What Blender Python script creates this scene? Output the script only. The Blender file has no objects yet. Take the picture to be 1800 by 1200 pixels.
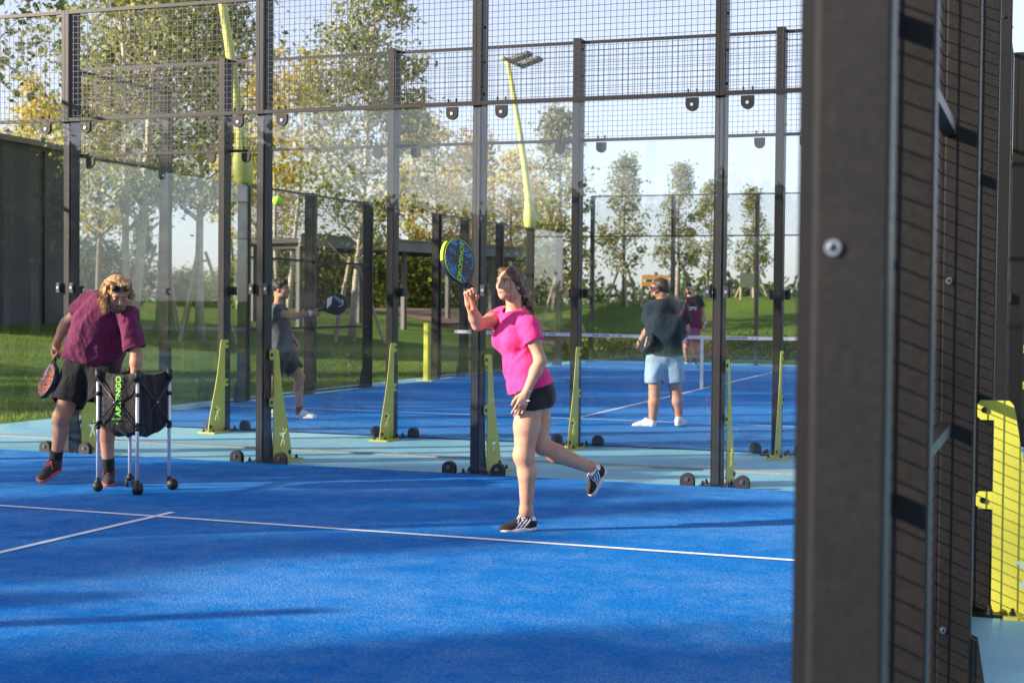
import bpy, math, random
import numpy as np
from mathutils import Vector, Matrix
random.seed(7)
S = bpy.context.scene
COL = S.collection
PI = math.pi
V = Vector

# ------------------------------------------------------------------ camera numbers (solved from the court's known sizes)
FOC = 2576.46                      # focal length in pixels of an 1800 px wide frame
CAM = np.array([5.3938, -1.1232, 1.4007])
YAW, PIT, ROL = .3506, -.0263, .0096
G = 2.8224                         # gap between the two courts
_f = np.array([-math.sin(YAW), math.cos(YAW), 0]); _r = np.array([math.cos(YAW), math.sin(YAW), 0]); _u = np.array([0, 0, 1.])
CF = _f*math.cos(PIT)+_u*math.sin(PIT); CU = _u*math.cos(PIT)-_f*math.sin(PIT)
CR = _r*math.cos(ROL)+CU*math.sin(ROL); CU = CU*math.cos(ROL)-_r*math.sin(ROL)
def at(x, y, d):                   # photo measurement -> place in the world at distance d
    return CAM+(CF+CR*((x-900)/FOC)-CU*((y-600)/FOC))*d
SUN_H = np.array([-.82, -.57]); SUN_H /= np.linalg.norm(SUN_H); SUN_EL = math.radians(18.5)

# ------------------------------------------------------------------ tagging
def tag(o, label=None, cat=None, group=None, kind=None):
    if label: o['label'] = label
    if cat: o['category'] = cat
    if group: o['group'] = group
    if kind: o['kind'] = kind
    return o
def thing(name, loc, label, cat, group=None, rz=0):
    o = bpy.data.objects.new(name, None); COL.objects.link(o)
    o.location = loc; o.rotation_euler = (0, 0, rz); o.empty_display_size = .2
    return tag(o, label, cat, group, 'thing')
def put(name, me, parent=None, world=True):
    """link a mesh; its coordinates are world ones unless told otherwise"""
    o = bpy.data.objects.new(name, me); COL.objects.link(o)
    if parent is not None:
        o.parent = parent
        if world:
            m = Matrix.Identity(4); p = parent; chain = []
            while p is not None: chain.append(p); p = p.parent
            for q in reversed(chain): m = m @ (q.matrix_parent_inverse @ q.matrix_basis)
            o.matrix_parent_inverse = m.inverted()
    return o
def copy_tree(o, parent=None):
    c = o.copy(); COL.objects.link(c)
    if parent is not None: c.parent = parent; c.matrix_parent_inverse = o.matrix_parent_inverse.copy()
    for ch in [k for k in KIDS(o)]: copy_tree(ch, c)
    return c
def KIDS(o): return [k for k in bpy.data.objects if k.parent == o]

# ------------------------------------------------------------------ mesh builder
class MB:
    def __init__(s): s.v = []; s.f = []; s.m = []; s.cur = 0
    def add(s, vs, fs):
        n = len(s.v); s.v += [tuple(p) for p in vs]
        for q in fs: s.f.append(tuple(n+i for i in q)); s.m.append(s.cur)
    def box(s, c, d, R=None, ch=0):
        c = np.array(c, float); hx, hy, hz = [k/2 for k in d]
        if ch <= 0:
            vs = np.array([(x, y, z) for z in (-hz, hz) for y in (-hy, hy) for x in (-hx, hx)])
            fs = [(0, 2, 3, 1), (4, 5, 7, 6), (0, 1, 5, 4), (2, 6, 7, 3), (0, 4, 6, 2), (1, 3, 7, 5)]
        else:
            o = [(-hx+ch, -hy), (hx-ch, -hy), (hx, -hy+ch), (hx, hy-ch), (hx-ch, hy), (-hx+ch, hy), (-hx, hy-ch), (-hx, -hy+ch)]
            vs = np.array([(x, y, z) for z in (-hz, hz) for x, y in o])
            fs = [tuple(range(7, -1, -1)), tuple(range(8, 16))]+[(i, (i+1) % 8, 8+(i+1) % 8, 8+i) for i in range(8)]
        if R is not None: vs = vs @ np.array(R).T
        s.add(vs+c, fs)
    def beam(s, a, b, w, h=None, up=(0, 0, 1)):
        a = np.array(a, float); b = np.array(b, float); h = h or w
        z = b-a; L = np.linalg.norm(z); z /= L; up = np.array(up, float)
        if abs(z @ up) > .98: up = np.array([1., 0, 0])
        x = np.cross(up, z); x /= np.linalg.norm(x); y = np.cross(z, x)
        s.box((a+b)/2, (w, h, L), np.stack([x, y, z], 1))
    def tube(s, pts, rad, n=8, cap=True, sx=1., up=None):
        pts = [np.array(p, float) for p in pts]; rad = [rad]*len(pts) if np.isscalar(rad) else rad
        prev = None; rings = []
        for i, p in enumerate(pts):
            t = pts[min(i+1, len(pts)-1)]-pts[max(i-1, 0)]; t /= np.linalg.norm(t)+1e-12
            if prev is None:
                a = np.array(up, float) if up is not None else (np.array([0, 0, 1.]) if abs(t[2]) < .9 else np.array([1., 0, 0]))
            else: a = prev
            a = a-t*(a @ t); a /= np.linalg.norm(a)+1e-12; prev = a; b = np.cross(t, a)
            rings.append([p+rad[i]*(math.cos(2*PI*k/n)*a*sx+math.sin(2*PI*k/n)*b) for k in range(n)])
        vs = [q for r in rings for q in r]; fs = []
        for i in range(len(pts)-1):
            for k in range(n): fs.append((i*n+k, i*n+(k+1) % n, (i+1)*n+(k+1) % n, (i+1)*n+k))
        if cap: fs += [tuple(range(n-1, -1, -1)), tuple(range((len(pts)-1)*n, len(pts)*n))]
        s.add(vs, fs)
    def cyl(s, a, b, r, n=16, r2=None): s.tube([a, b], [r, r if r2 is None else r2], n)
    def prism(s, poly, O, X, Y, N, t):
        """flat outline (list of 2-D points) swept by t along N"""
        O, X, Y, N = [np.array(k, float) for k in (O, X, Y, N)]
        n = len(poly); lo = [O+X*p[0]+Y*p[1] for p in poly]; hi = [q+N*t for q in lo]
        s.add(lo+hi, [tuple(range(n-1, -1, -1)), tuple(range(n, 2*n))]+[(i, (i+1) % n, n+(i+1) % n, n+i) for i in range(n)])
    def mesh(s, name, mats, smooth=False, bevel=0):
        me = bpy.data.meshes.new(name); me.from_pydata(s.v, [], s.f)
        for k in (mats if isinstance(mats, (list, tuple)) else [mats]): me.materials.append(k)
        me.polygons.foreach_set('material_index', s.m)
        if smooth: me.polygons.foreach_set('use_smooth', [True]*len(me.polygons))
        me.update(); fix(me); return me
    def build(s, name, mats, parent=None, smooth=False, label=None):
        o = put(name, s.mesh(name, mats, smooth), parent)
        if label: o['label'] = label
        return o
import bmesh
def each(name, mats, parent, items, smooth=False):
    """one small object per item; item(b) draws it"""
    for it in items:
        b = MB(); it(b); b.build(name, mats, parent, smooth)
def fix(me):
    bm = bmesh.new(); bm.from_mesh(me); bmesh.ops.recalc_face_normals(bm, faces=bm.faces); bm.to_mesh(me); bm.free()
def fast_mesh(name, v, f, mats, smooth=False, midx=None):
    """big quad/tri mesh from arrays"""
    me = bpy.data.meshes.new(name); v = np.asarray(v, np.float32); f = np.asarray(f, np.int32); k = f.shape[1]
    me.vertices.add(len(v)); me.vertices.foreach_set('co', v.ravel())
    me.loops.add(f.size); me.loops.foreach_set('vertex_index', f.ravel())
    me.polygons.add(len(f)); me.polygons.foreach_set('loop_start', np.arange(0, f.size, k, dtype=np.int32))
    me.polygons.foreach_set('loop_total', np.full(len(f), k, np.int32))
    for m in (mats if isinstance(mats, (list, tuple)) else [mats]): me.materials.append(m)
    if midx is not None: me.polygons.foreach_set('material_index', np.asarray(midx, np.int32))
    me.polygons.foreach_set('use_smooth', np.full(len(f), smooth))
    me.update(calc_edges=True); me.validate(); return me

def to_mesh(o, name):
    """turn a text object into a plain mesh object of the given name"""
    dg = bpy.context.evaluated_depsgraph_get(); me = bpy.data.meshes.new_from_object(o.evaluated_get(dg)); me.name = name
    bpy.data.objects.remove(o); return me
_TX = {}
def text_mesh(txt, size, mat, shear=0., offset=0., extrude=.0006):
    cu = bpy.data.curves.new('lettering', 'FONT'); cu.body = txt; cu.size = size; cu.align_x = 'CENTER'; cu.align_y = 'CENTER'; cu.extrude = extrude; cu.shear = shear; cu.offset = offset
    cu.materials.append(mat); o = bpy.data.objects.new('lettering', cu); COL.objects.link(o); bpy.context.view_layer.update()
    return to_mesh(o, 'lettering')
# ------------------------------------------------------------------ materials
def srgb(r, g, b):
    f = lambda c: (c/255/12.92 if c/255 <= .04045 else ((c/255+.055)/1.055)**2.4)
    return (f(r), f(g), f(b), 1)
class NT:
    def __init__(s, name):
        s.m = bpy.data.materials.new(name); s.m.use_nodes = True; s.t = s.m.node_tree; s.t.nodes.clear()
        s.out = s.n('ShaderNodeOutputMaterial')
    def n(s, k, **kw):
        o = s.t.nodes.new(k)
        for a, b in kw.items():
            if a.startswith('i_'):
                key = a[2:]; o.inputs[int(key) if key.isdigit() else key.replace('_', ' ')].default_value = b
            else: setattr(o, a, b)
        return o
    def l(s, a, b): s.t.links.new(a, b)
    def noise(s, scale, detail=3, rough=.55, vec=None, dist=0):
        o = s.n('ShaderNodeTexNoise', i_Scale=scale, i_Detail=detail, i_Roughness=rough, i_Distortion=dist)
        if vec is not None: s.l(vec, o.inputs['Vector'])
        return o
    def ramp(s, src, stops, interp='LINEAR'):
        o = s.n('ShaderNodeValToRGB'); o.color_ramp.interpolation = interp
        e = o.color_ramp.elements
        while len(e) > 1: e.remove(e[-1])
        e[0].position, e[0].color = stops[0][0], stops[0][1]
        for p, c in stops[1:]:
            k = e.new(p); k.color = c
        s.l(src, o.inputs[0]); return o
    def coord(s, kind='Object', scale=None):
        c = s.n('ShaderNodeTexCoord')
        if scale is None: return c.outputs[kind]
        m = s.n('ShaderNodeMapping'); m.inputs['Scale'].default_value = scale; s.l(c.outputs[kind], m.inputs['Vector']); return m.outputs[0]
    def mix(s, fac, a, b, blend='MIX'):
        o = s.n('ShaderNodeMix', data_type='RGBA', blend_type=blend)
        for src, i in ((fac, 0), (a, 6), (b, 7)):
            if hasattr(src, 'links'): s.l(src, o.inputs[i])
            else: o.inputs[i].default_value = src
        return o.outputs[2]
    def math(s, op, a, b=0.):
        o = s.n('ShaderNodeMath', operation=op)
        for src, i in ((a, 0), (b, 1)):
            if hasattr(src, 'links'): s.l(src, o.inputs[i])
            else: o.inputs[i].default_value = src
        return o.outputs[0]
    def bump(s, h, strength=.3, dist=.01):
        o = s.n('ShaderNodeBump', i_Strength=strength, i_Distance=dist); s.l(h, o.inputs['Height']); return o.outputs[0]
    def pbr(s, col, rough=.5, metal=0., nrm=None, spec=.5, sheen=0.):
        o = s.n('ShaderNodeBsdfPrincipled')
        for src, i in ((col, 'Base Color'), (rough, 'Roughness')):
            if hasattr(src, 'links'): s.l(src, o.inputs[i])
            else: o.inputs[i].default_value = src
        o.inputs['Metallic'].default_value = metal; o.inputs['Specular IOR Level'].default_value = spec
        o.inputs['Sheen Weight'].default_value = sheen
        if nrm is not None: s.l(nrm, o.inputs['Normal'])
        return o
    def end(s, sh): s.l(sh.outputs[0] if hasattr(sh, 'outputs') else sh, s.out.inputs[0]); return s.m
def simple(name, col, rough=.5, metal=0., var=.18, scale=12, bump=.1, bscale=180, spec=.5, sheen=0., bdist=.002):
    t = NT(name); c = t.coord(); n = t.noise(scale, 4, .6, c)
    a = tuple(k*(1-var) for k in col[:3])+(1,); b = tuple(min(1, k*(1+var)) for k in col[:3])+(1,)
    r = t.ramp(n.outputs[0], [(.3, a), (.7, b)])
    n2 = t.noise(bscale, 2, .5, c)
    return t.end(t.pbr(r.outputs[0], rough, metal, t.bump(n2.outputs[0], bump, bdist), spec, sheen))
M = {}
def _turf():
    t = NT('blue_turf'); c = t.coord()
    big = t.noise(.45, 3, .55, t.coord('Object', (.5, 1.2, 1))); mid = t.noise(4.5, 6, .72, c); fine = t.noise(38, 4, .75, c); grain = t.noise(95, 3, .7, c); tuft = t.noise(230, 2, .6, c)
    base = t.ramp(fine.outputs[0], [(.28, (.0005, .095, .38, 1)), (.5, (.001, .185, .61, 1)), (.72, (.004, .28, .78, 1))])
    zone = t.ramp(t.math('ADD', t.math('MULTIPLY', big.outputs[0], .5), t.math('MULTIPLY', mid.outputs[0], .5)), [(.43, (0, 0, 0, 1)), (.57, (1, 1, 1, 1))])
    speck = t.ramp(t.math('ADD', t.math('MULTIPLY', grain.outputs[0], .6), t.math('MULTIPLY', tuft.outputs[0], .4)), [(.49, (0, 0, 0, 1)), (.58, (1, 1, 1, 1))])
    col = t.mix(t.math('MULTIPLY', t.math('MULTIPLY', zone.outputs[0], speck.outputs[0]), .78), base.outputs[0], (.32, .54, .80, 1))
    nb = t.math('ADD', t.math('MULTIPLY', fine.outputs[0], 1.), t.math('MULTIPLY', grain.outputs[0], .8))
    return t.end(t.pbr(col, .8, 0, t.bump(nb, .9, .022), .12, .0))
M['turf'] = _turf()
def _apron():
    t = NT('light_blue_resin'); c = t.coord(); n = t.noise(.8, 4, .6, c); f = t.noise(60, 3, .6, c); st = t.noise(3, 3, .6, t.coord('Object', (3, .4, 1)))
    col = t.ramp(n.outputs[0], [(.3, (.16, .40, .52, 1)), (.7, (.24, .50, .60, 1))])
    col = t.mix(t.math('MULTIPLY', t.ramp(st.outputs[0], [(.5, (0, 0, 0, 1)), (.75, (1, 1, 1, 1))]).outputs[0], .35), col.outputs[0], (.42, .58, .63, 1))
    return t.end(t.pbr(col, .6, 0, t.bump(f.outputs[0], .12, .003), .4))
M['apron'] = _apron()
M['line'] = simple('white_line_paint', (.80, .82, .86), .8, 0, .12, 25, .4, 300)
def _post():
    t = NT('anthracite_powder_coat'); c = t.coord(); n = t.noise(3, 5, .65, c); f = t.noise(330, 2, .6, c); d = t.noise(55, 4, .7, c); sc = t.noise(6, 3, .6, t.coord('Object', (22, 22, 1.2)), .3)
    col = t.ramp(n.outputs[0], [(.3, (.0062, .0052, .0048, 1)), (.7, (.0098, .0082, .0074, 1))]).outputs[0]
    col = t.mix(t.ramp(f.outputs[0], [(.60, (0, 0, 0, 1)), (.72, (.5, .5, .5, 1))]).outputs[0], col, (.028, .024, .022, 1))          # grain of the coating
    col = t.mix(t.ramp(d.outputs[0], [(.70, (0, 0, 0, 1)), (.80, (.55, .55, .55, 1))]).outputs[0], col, (.07, .062, .055, 1))        # dust specks
    col = t.mix(t.ramp(sc.outputs[0], [(.66, (0, 0, 0, 1)), (.74, (.22, .22, .22, 1))]).outputs[0], col, (.05, .045, .04, 1))        # rain streaks
    r = t.ramp(d.outputs[0], [(.3, (.38, .38, .38, 1)), (.75, (.55, .55, .55, 1))])
    return t.end(t.pbr(col, r.outputs[0], 0, t.bump(f.outputs[0], .28, .002), .32))
M['post'] = _post()
M['frame'] = simple('anthracite_tube', (.0085, .0074, .0068), .42, 0, .16, 6, .15, 420, .35)
M['wire'] = simple('black_mesh_wire', (.02, .02, .022), .45, 0, .1, 6, .05, 100)
M['gasket'] = simple('black_rubber', (.012, .012, .013), .55, 0, .2, 30, .1, 300)
M['steel'] = simple('stainless_steel', (.6, .6, .62), .3, 1., .1, 40, .05, 200)
M['bolt'] = simple('black_bolt', (.015, .015, .016), .3, 0, .1, 40, .05, 200)
M['lime'] = simple('lime_yellow_paint', (.52, .51, .06), .45, 0, .06, 5, .06, 300, .45)
M['concrete'] = simple('drain_grate', (.28, .29, .28), .8, 0, .25, 40, .4, 90)
def _glass():
    t = NT('tempered_glass')
    g = t.n('ShaderNodeNewGeometry'); ior = t.n('ShaderNodeMix', data_type='FLOAT'); t.l(g.outputs['Backfacing'], ior.inputs[0])
    ior.inputs[2].default_value = 1.52; ior.inputs[3].default_value = 1/1.52
    fr = t.n('ShaderNodeFresnel'); t.l(ior.outputs[0], fr.inputs['IOR'])
    tr = t.n('ShaderNodeBsdfTransparent'); tr.inputs[0].default_value = (.980, .990, .986, 1)
    gl = t.n('ShaderNodeBsdfGlossy'); gl.inputs['Roughness'].default_value = .0
    mx = t.n('ShaderNodeMixShader'); t.l(fr.outputs[0], mx.inputs[0]); t.l(tr.outputs[0], mx.inputs[1]); t.l(gl.outputs[0], mx.inputs[2])
    # dried water marks and ball dust on the pane
    c = t.coord(); d1 = t.noise(1.1, 5, .65, c, .6); d2 = t.noise(16, 4, .7, c)
    dirt = t.math('MULTIPLY', t.ramp(d1.outputs[0], [(.53, (0, 0, 0, 1)), (.72, (1, 1, 1, 1))]).outputs[0], t.ramp(d2.outputs[0], [(.32, (.15, .15, .15, 1)), (.7, (1, 1, 1, 1))]).outputs[0])
    dirt = t.math('ADD', t.math('MULTIPLY', dirt, .022), .0005)
    df = t.n('ShaderNodeBsdfDiffuse'); df.inputs[0].default_value = (.75, .78, .8, 1)
    tl = t.n('ShaderNodeBsdfTranslucent'); tl.inputs[0].default_value = (.75, .78, .8, 1)
    dd = t.n('ShaderNodeMixShader'); dd.inputs[0].default_value = .5; t.l(df.outputs[0], dd.inputs[1]); t.l(tl.outputs[0], dd.inputs[2])
    m2 = t.n('ShaderNodeMixShader'); t.l(dirt, m2.inputs[0]); t.l(mx.outputs[0], m2.inputs[1]); t.l(dd.outputs[0], m2.inputs[2])
    return t.end(m2)
M['glass'] = _glass()
def _grass():
    t = NT('lawn_grass'); c = t.coord(); a = t.noise(.25, 4, .6, c); b = t.noise(9, 4, .7, c); f = t.noise(70, 3, .7, c)
    col = t.ramp(t.math('ADD', t.math('MULTIPLY', a.outputs[0], .5), t.math('MULTIPLY', b.outputs[0], .5)), [(.3, (.055, .105, .016, 1)), (.5, (.105, .18, .028, 1)), (.7, (.18, .25, .042, 1))])
    return t.end(t.pbr(col.outputs[0], .9, 0, t.bump(t.math('ADD', b.outputs[0], f.outputs[0]), .7, .06), .15))
M['grass'] = _grass()
M['path'] = simple('red_gravel_path', (.22, .135, .105), .9, 0, .25, 2, .4, 60, .2)
# ================================================================== the setting
def flat(name, x0, x1, y0, y1, z, mat, nx=1, ny=1):
    b = MB(); b.add([(x0, y0, z), (x1, y0, z), (x1, y1, z), (x0, y1, z)], [(0, 1, 2, 3)])
    o = b.build(name, mat); o['kind'] = 'structure'; return o
flat('pavement', -5.62, 14.5, -14, 33.9, -.012, M['apron'])
for y0 in (-10, 10+G):
    flat('court_turf', -4.995, 4.995, y0+.005, y0+19.995, 0, M['turf'])
_b = MB()
def strip(x0, x1, y0, y1): _b.add([(x0, y0, .004), (x1, y0, .004), (x1, y1, .004), (x0, y1, .004)], [(0, 1, 2, 3)])
for yc in (0, 20+G):
    for s in (-1, 1):
        y = yc+s*6.95
        strip(-4.99, 4.99, y-.025, y+.025)
        a, c = sorted((yc+s*.02, y-s*.025)); strip(-.025, .025, a, c)
        a, c = sorted((y+s*.025, y+s*.2)); strip(-.025, .025, a, c)
o = _b.build('court_markings', M['line']); o['kind'] = 'structure'
# drain grate between the courts
_b = MB()
for i in range(420):
    x = -5.5+i*.025; _b.box((x, 11.2, -.006), (.012, .075, .012), [[.9, -.43, 0], [.43, .9, 0], [0, 0, 1]])
_b.box((-.25, 11.155, -.006), (10.5, .012, .013)); _b.box((-.25, 11.245, -.006), (10.5, .012, .013))
o = _b.build('drain_grate', M['concrete']); tag(o, 'long narrow drain grate crossing the light blue floor between the courts', 'drain')

# terrain: one sheet to the horizon, flat round the courts, gently rising lawn behind with a low mound
def ground_h(x, y):
    sm = lambda t: np.clip(t, 0, 1)**2*(3-2*np.clip(t, 0, 1))
    d = np.hypot(np.maximum(0, -6.0-x), np.maximum(0, y-34.2))
    left = sm((-x-7)/17)*sm((y-8)/18)*.97
    m = 1.72*np.exp(-((x+5.5)/11)**2-((y-58)/8.5)**2)+.6*np.exp(-((x-12)/12)**2-((y-60)/8)**2)
    r = .12*np.sin(x*.21+1)*np.sin(y*.17)*sm(d/14)
    return -.016+sm(d/10)*(left+m+r)
gx = np.concatenate([np.linspace(-900, -90, 10), np.arange(-80, 60.1, 1.), np.linspace(70, 900, 10)])
gy = np.concatenate([np.linspace(-300, -60, 8), np.arange(-50, 130.1, 1.), np.linspace(140, 1500, 14)])
XX, YY = np.meshgrid(gx, gy, indexing='ij'); ZZ = ground_h(XX, YY)
nx, ny = len(gx), len(gy); I = np.arange(nx*ny).reshape(nx, ny)
F = np.stack([I[:-1, :-1], I[1:, :-1], I[1:, 1:], I[:-1, 1:]], -1).reshape(-1, 4)
o = put('lawn', fast_mesh('lawn', np.stack([XX, YY, ZZ], -1).reshape(-1, 3), F, M['grass'], True)); o['kind'] = 'structure'
def ribbon(name, pts, w, mat, lift=.03):
    b = MB(); P = [np.array(p, float) for p in pts]; Q = []
    for i in range(len(P)-1):
        n = max(2, int(np.linalg.norm(P[i+1]-P[i])/1.0))
        Q += [P[i]+(P[i+1]-P[i])*k/n for k in range(n)]
    Q.append(P[-1]); vs = []
    for i, q in enumerate(Q):
        t = Q[min(i+1, len(Q)-1)]-Q[max(0, i-1)]; t /= np.linalg.norm(t); n = np.array([-t[1], t[0]])
        for k in (-1, -.5, 0, .5, 1):
            p = q+n*k*w/2; vs.append((p[0], p[1], float(ground_h(p[0], p[1]))+lift))
    b.add(vs, [(5*i+k, 5*i+k+1, 5*i+6+k, 5*i+5+k) for i in range(len(Q)-1) for k in range(4)])
    o = b.build(name, mat, smooth=True); o['kind'] = 'structure'; return o
ribbon('gravel_path', [(-70, 68), (-36, 62), (-20, 54), (-9, 45), (-2, 41.5), (8, 40), (30, 40)], 3.2, M['path'])

# ================================================================== court walls
def plate_with_hole(b, poly, hole, O, X, Y, N, t):
    """flat plate with a cut-out, front/back faces triangulated"""
    bm = bmesh.new()
    loops = []
    for pl in [poly]+hole:
        vs = [bm.verts.new((p[0], p[1], 0)) for p in pl]
        loops.append(vs)
        for i in range(len(vs)): bm.edges.new((vs[i], vs[(i+1) % len(vs)]))
    bmesh.ops.triangle_fill(bm, use_beauty=True, use_dissolve=False, edges=bm.edges[:], normal=(0, 0, 1))
    bm.verts.index_update()
    O, X, Y, N = [np.array(k, float) for k in (O, X, Y, N)]
    P = [O+X*v.co.x+Y*v.co.y for v in bm.verts]; n = len(P)
    fs = [tuple(v.index for v in f.verts) for f in bm.faces]
    fs2 = [tuple(n+i for i in reversed(f)) for f in fs]
    side = []
    for vs in loops:
        k = len(vs)
        for i in range(k): a, c = vs[i].index, vs[(i+1) % k].index; side.append((a, c, n+c, n+a))
    b.add(P+[p+N*t for p in P], fs+fs2+side); bm.free()
PLAYER = [(-.010, .060), (-.004, .074), (.006, .076), (.013, .066), (.010, .054), (.022, .046), (.040, .052), (.056, .070), (.064, .066), (.046, .042), (.030, .030), (.014, .030),
          (.012, .004), (.026, -.018), (.030, -.048), (.020, -.050), (.014, -.024), (-.002, -.008), (-.014, -.026), (-.034, -.052), (-.043, -.046), (-.024, -.018), (-.014, .006), (-.016, .028),
          (-.034, .022), (-.046, .034), (-.060, .040), (-.056, .050), (-.040, .044), (-.030, .036), (-.014, .046)]
def brace_outline():
    z = [0, .1, .2, .3, .4, .5, .6, .7, .8, .9, .955]; u = [.335, .318, .292, .258, .222, .188, .160, .136, .116, .100, .088]
    return [(.004, .004)]+list(zip(u, [max(k, .004) for k in z]))+[(.07, .975), (.004, .975)]
WALLS = []
POST_W, POST_D, POST_O = .08, .14, .018
class Wall:
    """a court wall: o = start of the line of the glass, a = along, n = outwards (post side)"""
    def __init__(s, o, a, n, label, name='court_wall', group=None, fine=True):
        s.fine = fine
        s.o = np.array([o[0], o[1], 0.]); s.a = np.array([a[0], a[1], 0.]); s.n = np.array([n[0], n[1], 0.])
        s.root = thing(name, tuple(s.o), label, 'court wall', group); WALLS.append(s)
    def p(s, t, out, z): return s.o+s.a*t+s.n*out+np.array([0, 0, z])
    def bx(s, b, t0, t1, o0, o1, z0, z1, ch=0):
        R = np.stack([s.a, s.n, [0, 0, 1]], 1)
        if np.linalg.det(R) < 0: R = np.stack([-s.a, s.n, [0, 0, 1]], 1)
        b.box(s.p((t0+t1)/2, (o0+o1)/2, (z0+z1)/2), (abs(t1-t0), abs(o1-o0), abs(z1-z0)), R, ch)
    def post(s, t, h, side=1, gusset=True):
        b = MB(); s.bx(b, t-POST_W/2, t+POST_W/2, POST_O, POST_O+POST_D, -.01, h, .006)
        o = b.build('post', M['post'], s.root)
        b = MB(); s.bx(b, t-.026, t+.026, POST_O-.0055, POST_O-.0005, .02, 2.97); b.build('gasket', M['gasket'], o)
        b = MB(); s.bx(b, t-.13, t+.13, POST_O-.02, POST_O+POST_D+.08, -.0115, .004)
        for q in (-.030, .022):
            poly = [(0, .005), (.062, .005), (.020, .27), (0, .28)]
            b.prism(poly, s.p(t+q, POST_O+POST_D+.001, 0), s.n, (0, 0, 1), s.a, .008)
        b.build('base_plate', M['frame'], o)
        if s.fine:
            for q in (-.1, .1):
                for w in (POST_O+.01, POST_O+POST_D):
                    c = s.p(t+q, w, .004); b = MB(); b.tube([c, c+np.array([0, 0, .02]), c+np.array([0, 0, .021]), c+np.array([0, 0, .036])], [.014, .014, .009, .009], 8); b.build('anchor_bolt', M['bolt'], o)
        if h > 3.5 and s.fine:
            for z in (3.1, 3.36, 3.64, 3.9):
                for q in (-1, 1):
                    c = s.p(t+q*POST_W/2, POST_O+.06, z); b = MB(); b.cyl(c-s.a*q*.004, c+s.a*q*.012, .011, 8); b.build('side_bolt', M['bolt'], o)
        return o
    def glass(s, t0, t1, h=3.0, fit=True):
        b = MB(); s.bx(b, t0+.004, t1-.004, 0, .012, .006, h-.012)
        o = b.build('glass_panel', M['glass'], s.root)
        if not fit: return o
        for q, t in ((1, t0), (-1, t1)):
            b = MB()                                           # black clamp through the pane beside the post
            c = t+q*.072
            s.bx(b, c-.024, c+.024, -.018, -.001, 1.455, 1.545, .006); s.bx(b, c-.024, c+.024, .0135, .04, 1.455, 1.545, .006)
            m = s.p(c, -.018, 1.5); b.cur = 1; b.cyl(m-s.n*.006, m+s.n*.001, .013, 12); b.build('glass_clamp', [M['gasket'], M['steel']], o)
            b = MB(); c = t+q*.215                              # half-round foot
            for w0, w1 in ((-.022, -.001), (.0135, .034)):
                poly = [(-.055, -.004), (.055, -.004)]+[(.055*math.cos(k*PI/12), .042+.055*math.sin(k*PI/12)) for k in range(13)]
                b.prism(poly, s.p(c, w0, 0), s.a, (0, 0, 1), s.n, w1-w0)
            m = s.p(c, -.022, .05); b.cur = 1; b.cyl(m-s.n*.008, m+s.n*.001, .014, 12); b.cur = 0; b.cyl(m-s.n*.012, m-s.n*.006, .008, 8)
            b.build('foot_clamp', [M['gasket'], M['steel']], o)
            b = MB()                                            # half-round hanger from the rail above
            for w0, w1 in ((-.010, -.001), (.0135, .02)):
                poly = [(.05, .0), (-.05, .0)]+[(-.05*math.cos(k*PI/12), -.052-.05*math.sin(k*PI/12)) for k in range(13)]
                b.prism(poly, s.p(c, w0, 2.992), s.a, (0, 0, 1), s.n, w1-w0)
            m = s.p(c, -.010, 2.94); b.cur = 1; b.cyl(m-s.n*.006, m+s.n*.001, .013, 12); b.cur = 0
            for k in (-.035, .035): b.cyl(s.p(c+k, 0, 3.03), s.p(c+k, 0, 3.062), .009, 8)
            b.build('hanger', [M['frame'], M['steel']], o)
        return o
    def mesh(s, t0, t1, z0, z1, rails=(), wire=.0036, name='mesh_panel'):
        b = MB(); r = .034
        n = int(round((t1-t0-.06)/.05)); k = int(round((z1-z0)/.05))
        for i in range(1, n):
            t = t0+.03+(t1-t0-.06)*i/n; s.bx(b, t-wire/2, t+wire/2, .002, .002+wire, z0+.01, z1-.01)
        for i in range(1, k):
            z = z0+(z1-z0)*i/k; s.bx(b, t0+.01, t1-.01, .002+wire, .002+2*wire, z-wire/2, z+wire/2)
        o = b.build(name, M['wire'], s.root)
        b = MB()
        for t in (t0+.002, t1-.002-r): s.bx(b, t, t+r, -.014, .0155, z0, z1)
        for z in [z0+.002, z1-.032]: s.bx(b, t0+r+.003, t1-r-.003, -.012, .014, z, z+.03)
        for z in rails: s.bx(b, t0+POST_W/2+.001, t1-POST_W/2-.001, .012, .058, z-.005, z+.030)
        b.build('mesh_frame', M['frame'], o)
        return o
    def brace(s, t, side=1, label=None):
        b = MB(); u0 = POST_O+POST_D
        q = side; tt = t+q*(POST_W/2+.012)
        hole = [[(.17+x*1.05, .185+z*1.25) for x, z in PLAYER]]
        plate_with_hole(b, brace_outline(), hole, s.p(tt, u0, 0), s.n, (0, 0, 1), s.a*q, .006)
        for z0, z1 in ((.885, .975), (.475, .555)):
            poly = [(.0035, z0), (.0035, z1), (-.055, z1), (-.07, z1-.015), (-.07, z0+.015), (-.055, z0)]
            b.prism(poly, s.p(tt, u0, 0), s.n, (0, 0, 1), s.a*q, .006)
        o = b.build('brace', M['lime'], s.root)
        if label: o['label'] = label
        b = MB(); s.bx(b, tt-.10, tt+.10, u0+.06, u0+.37, -.0115, .003); b.build('brace_foot', M['lime'], o)
        for z in (.93, .515):
            c = s.p(tt, u0-.04, z); b = MB(); b.cyl(c-s.a*q*.010, c+s.a*q*.018, .014, 10); b.build('brace_bolt', M['bolt'], o)
        for x, y in ((-.06, .1), (.06, .1), (-.06, .32), (.06, .32)):
            c = s.p(tt+x, u0+y, .002); b = MB(); b.tube([c, c+np.array([0, 0, .017]), c+np.array([0, 0, .018]), c+np.array([0, 0, .034])], [.015, .015, .009, .009], 8); b.build('brace_bolt', M['bolt'], o)
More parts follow.
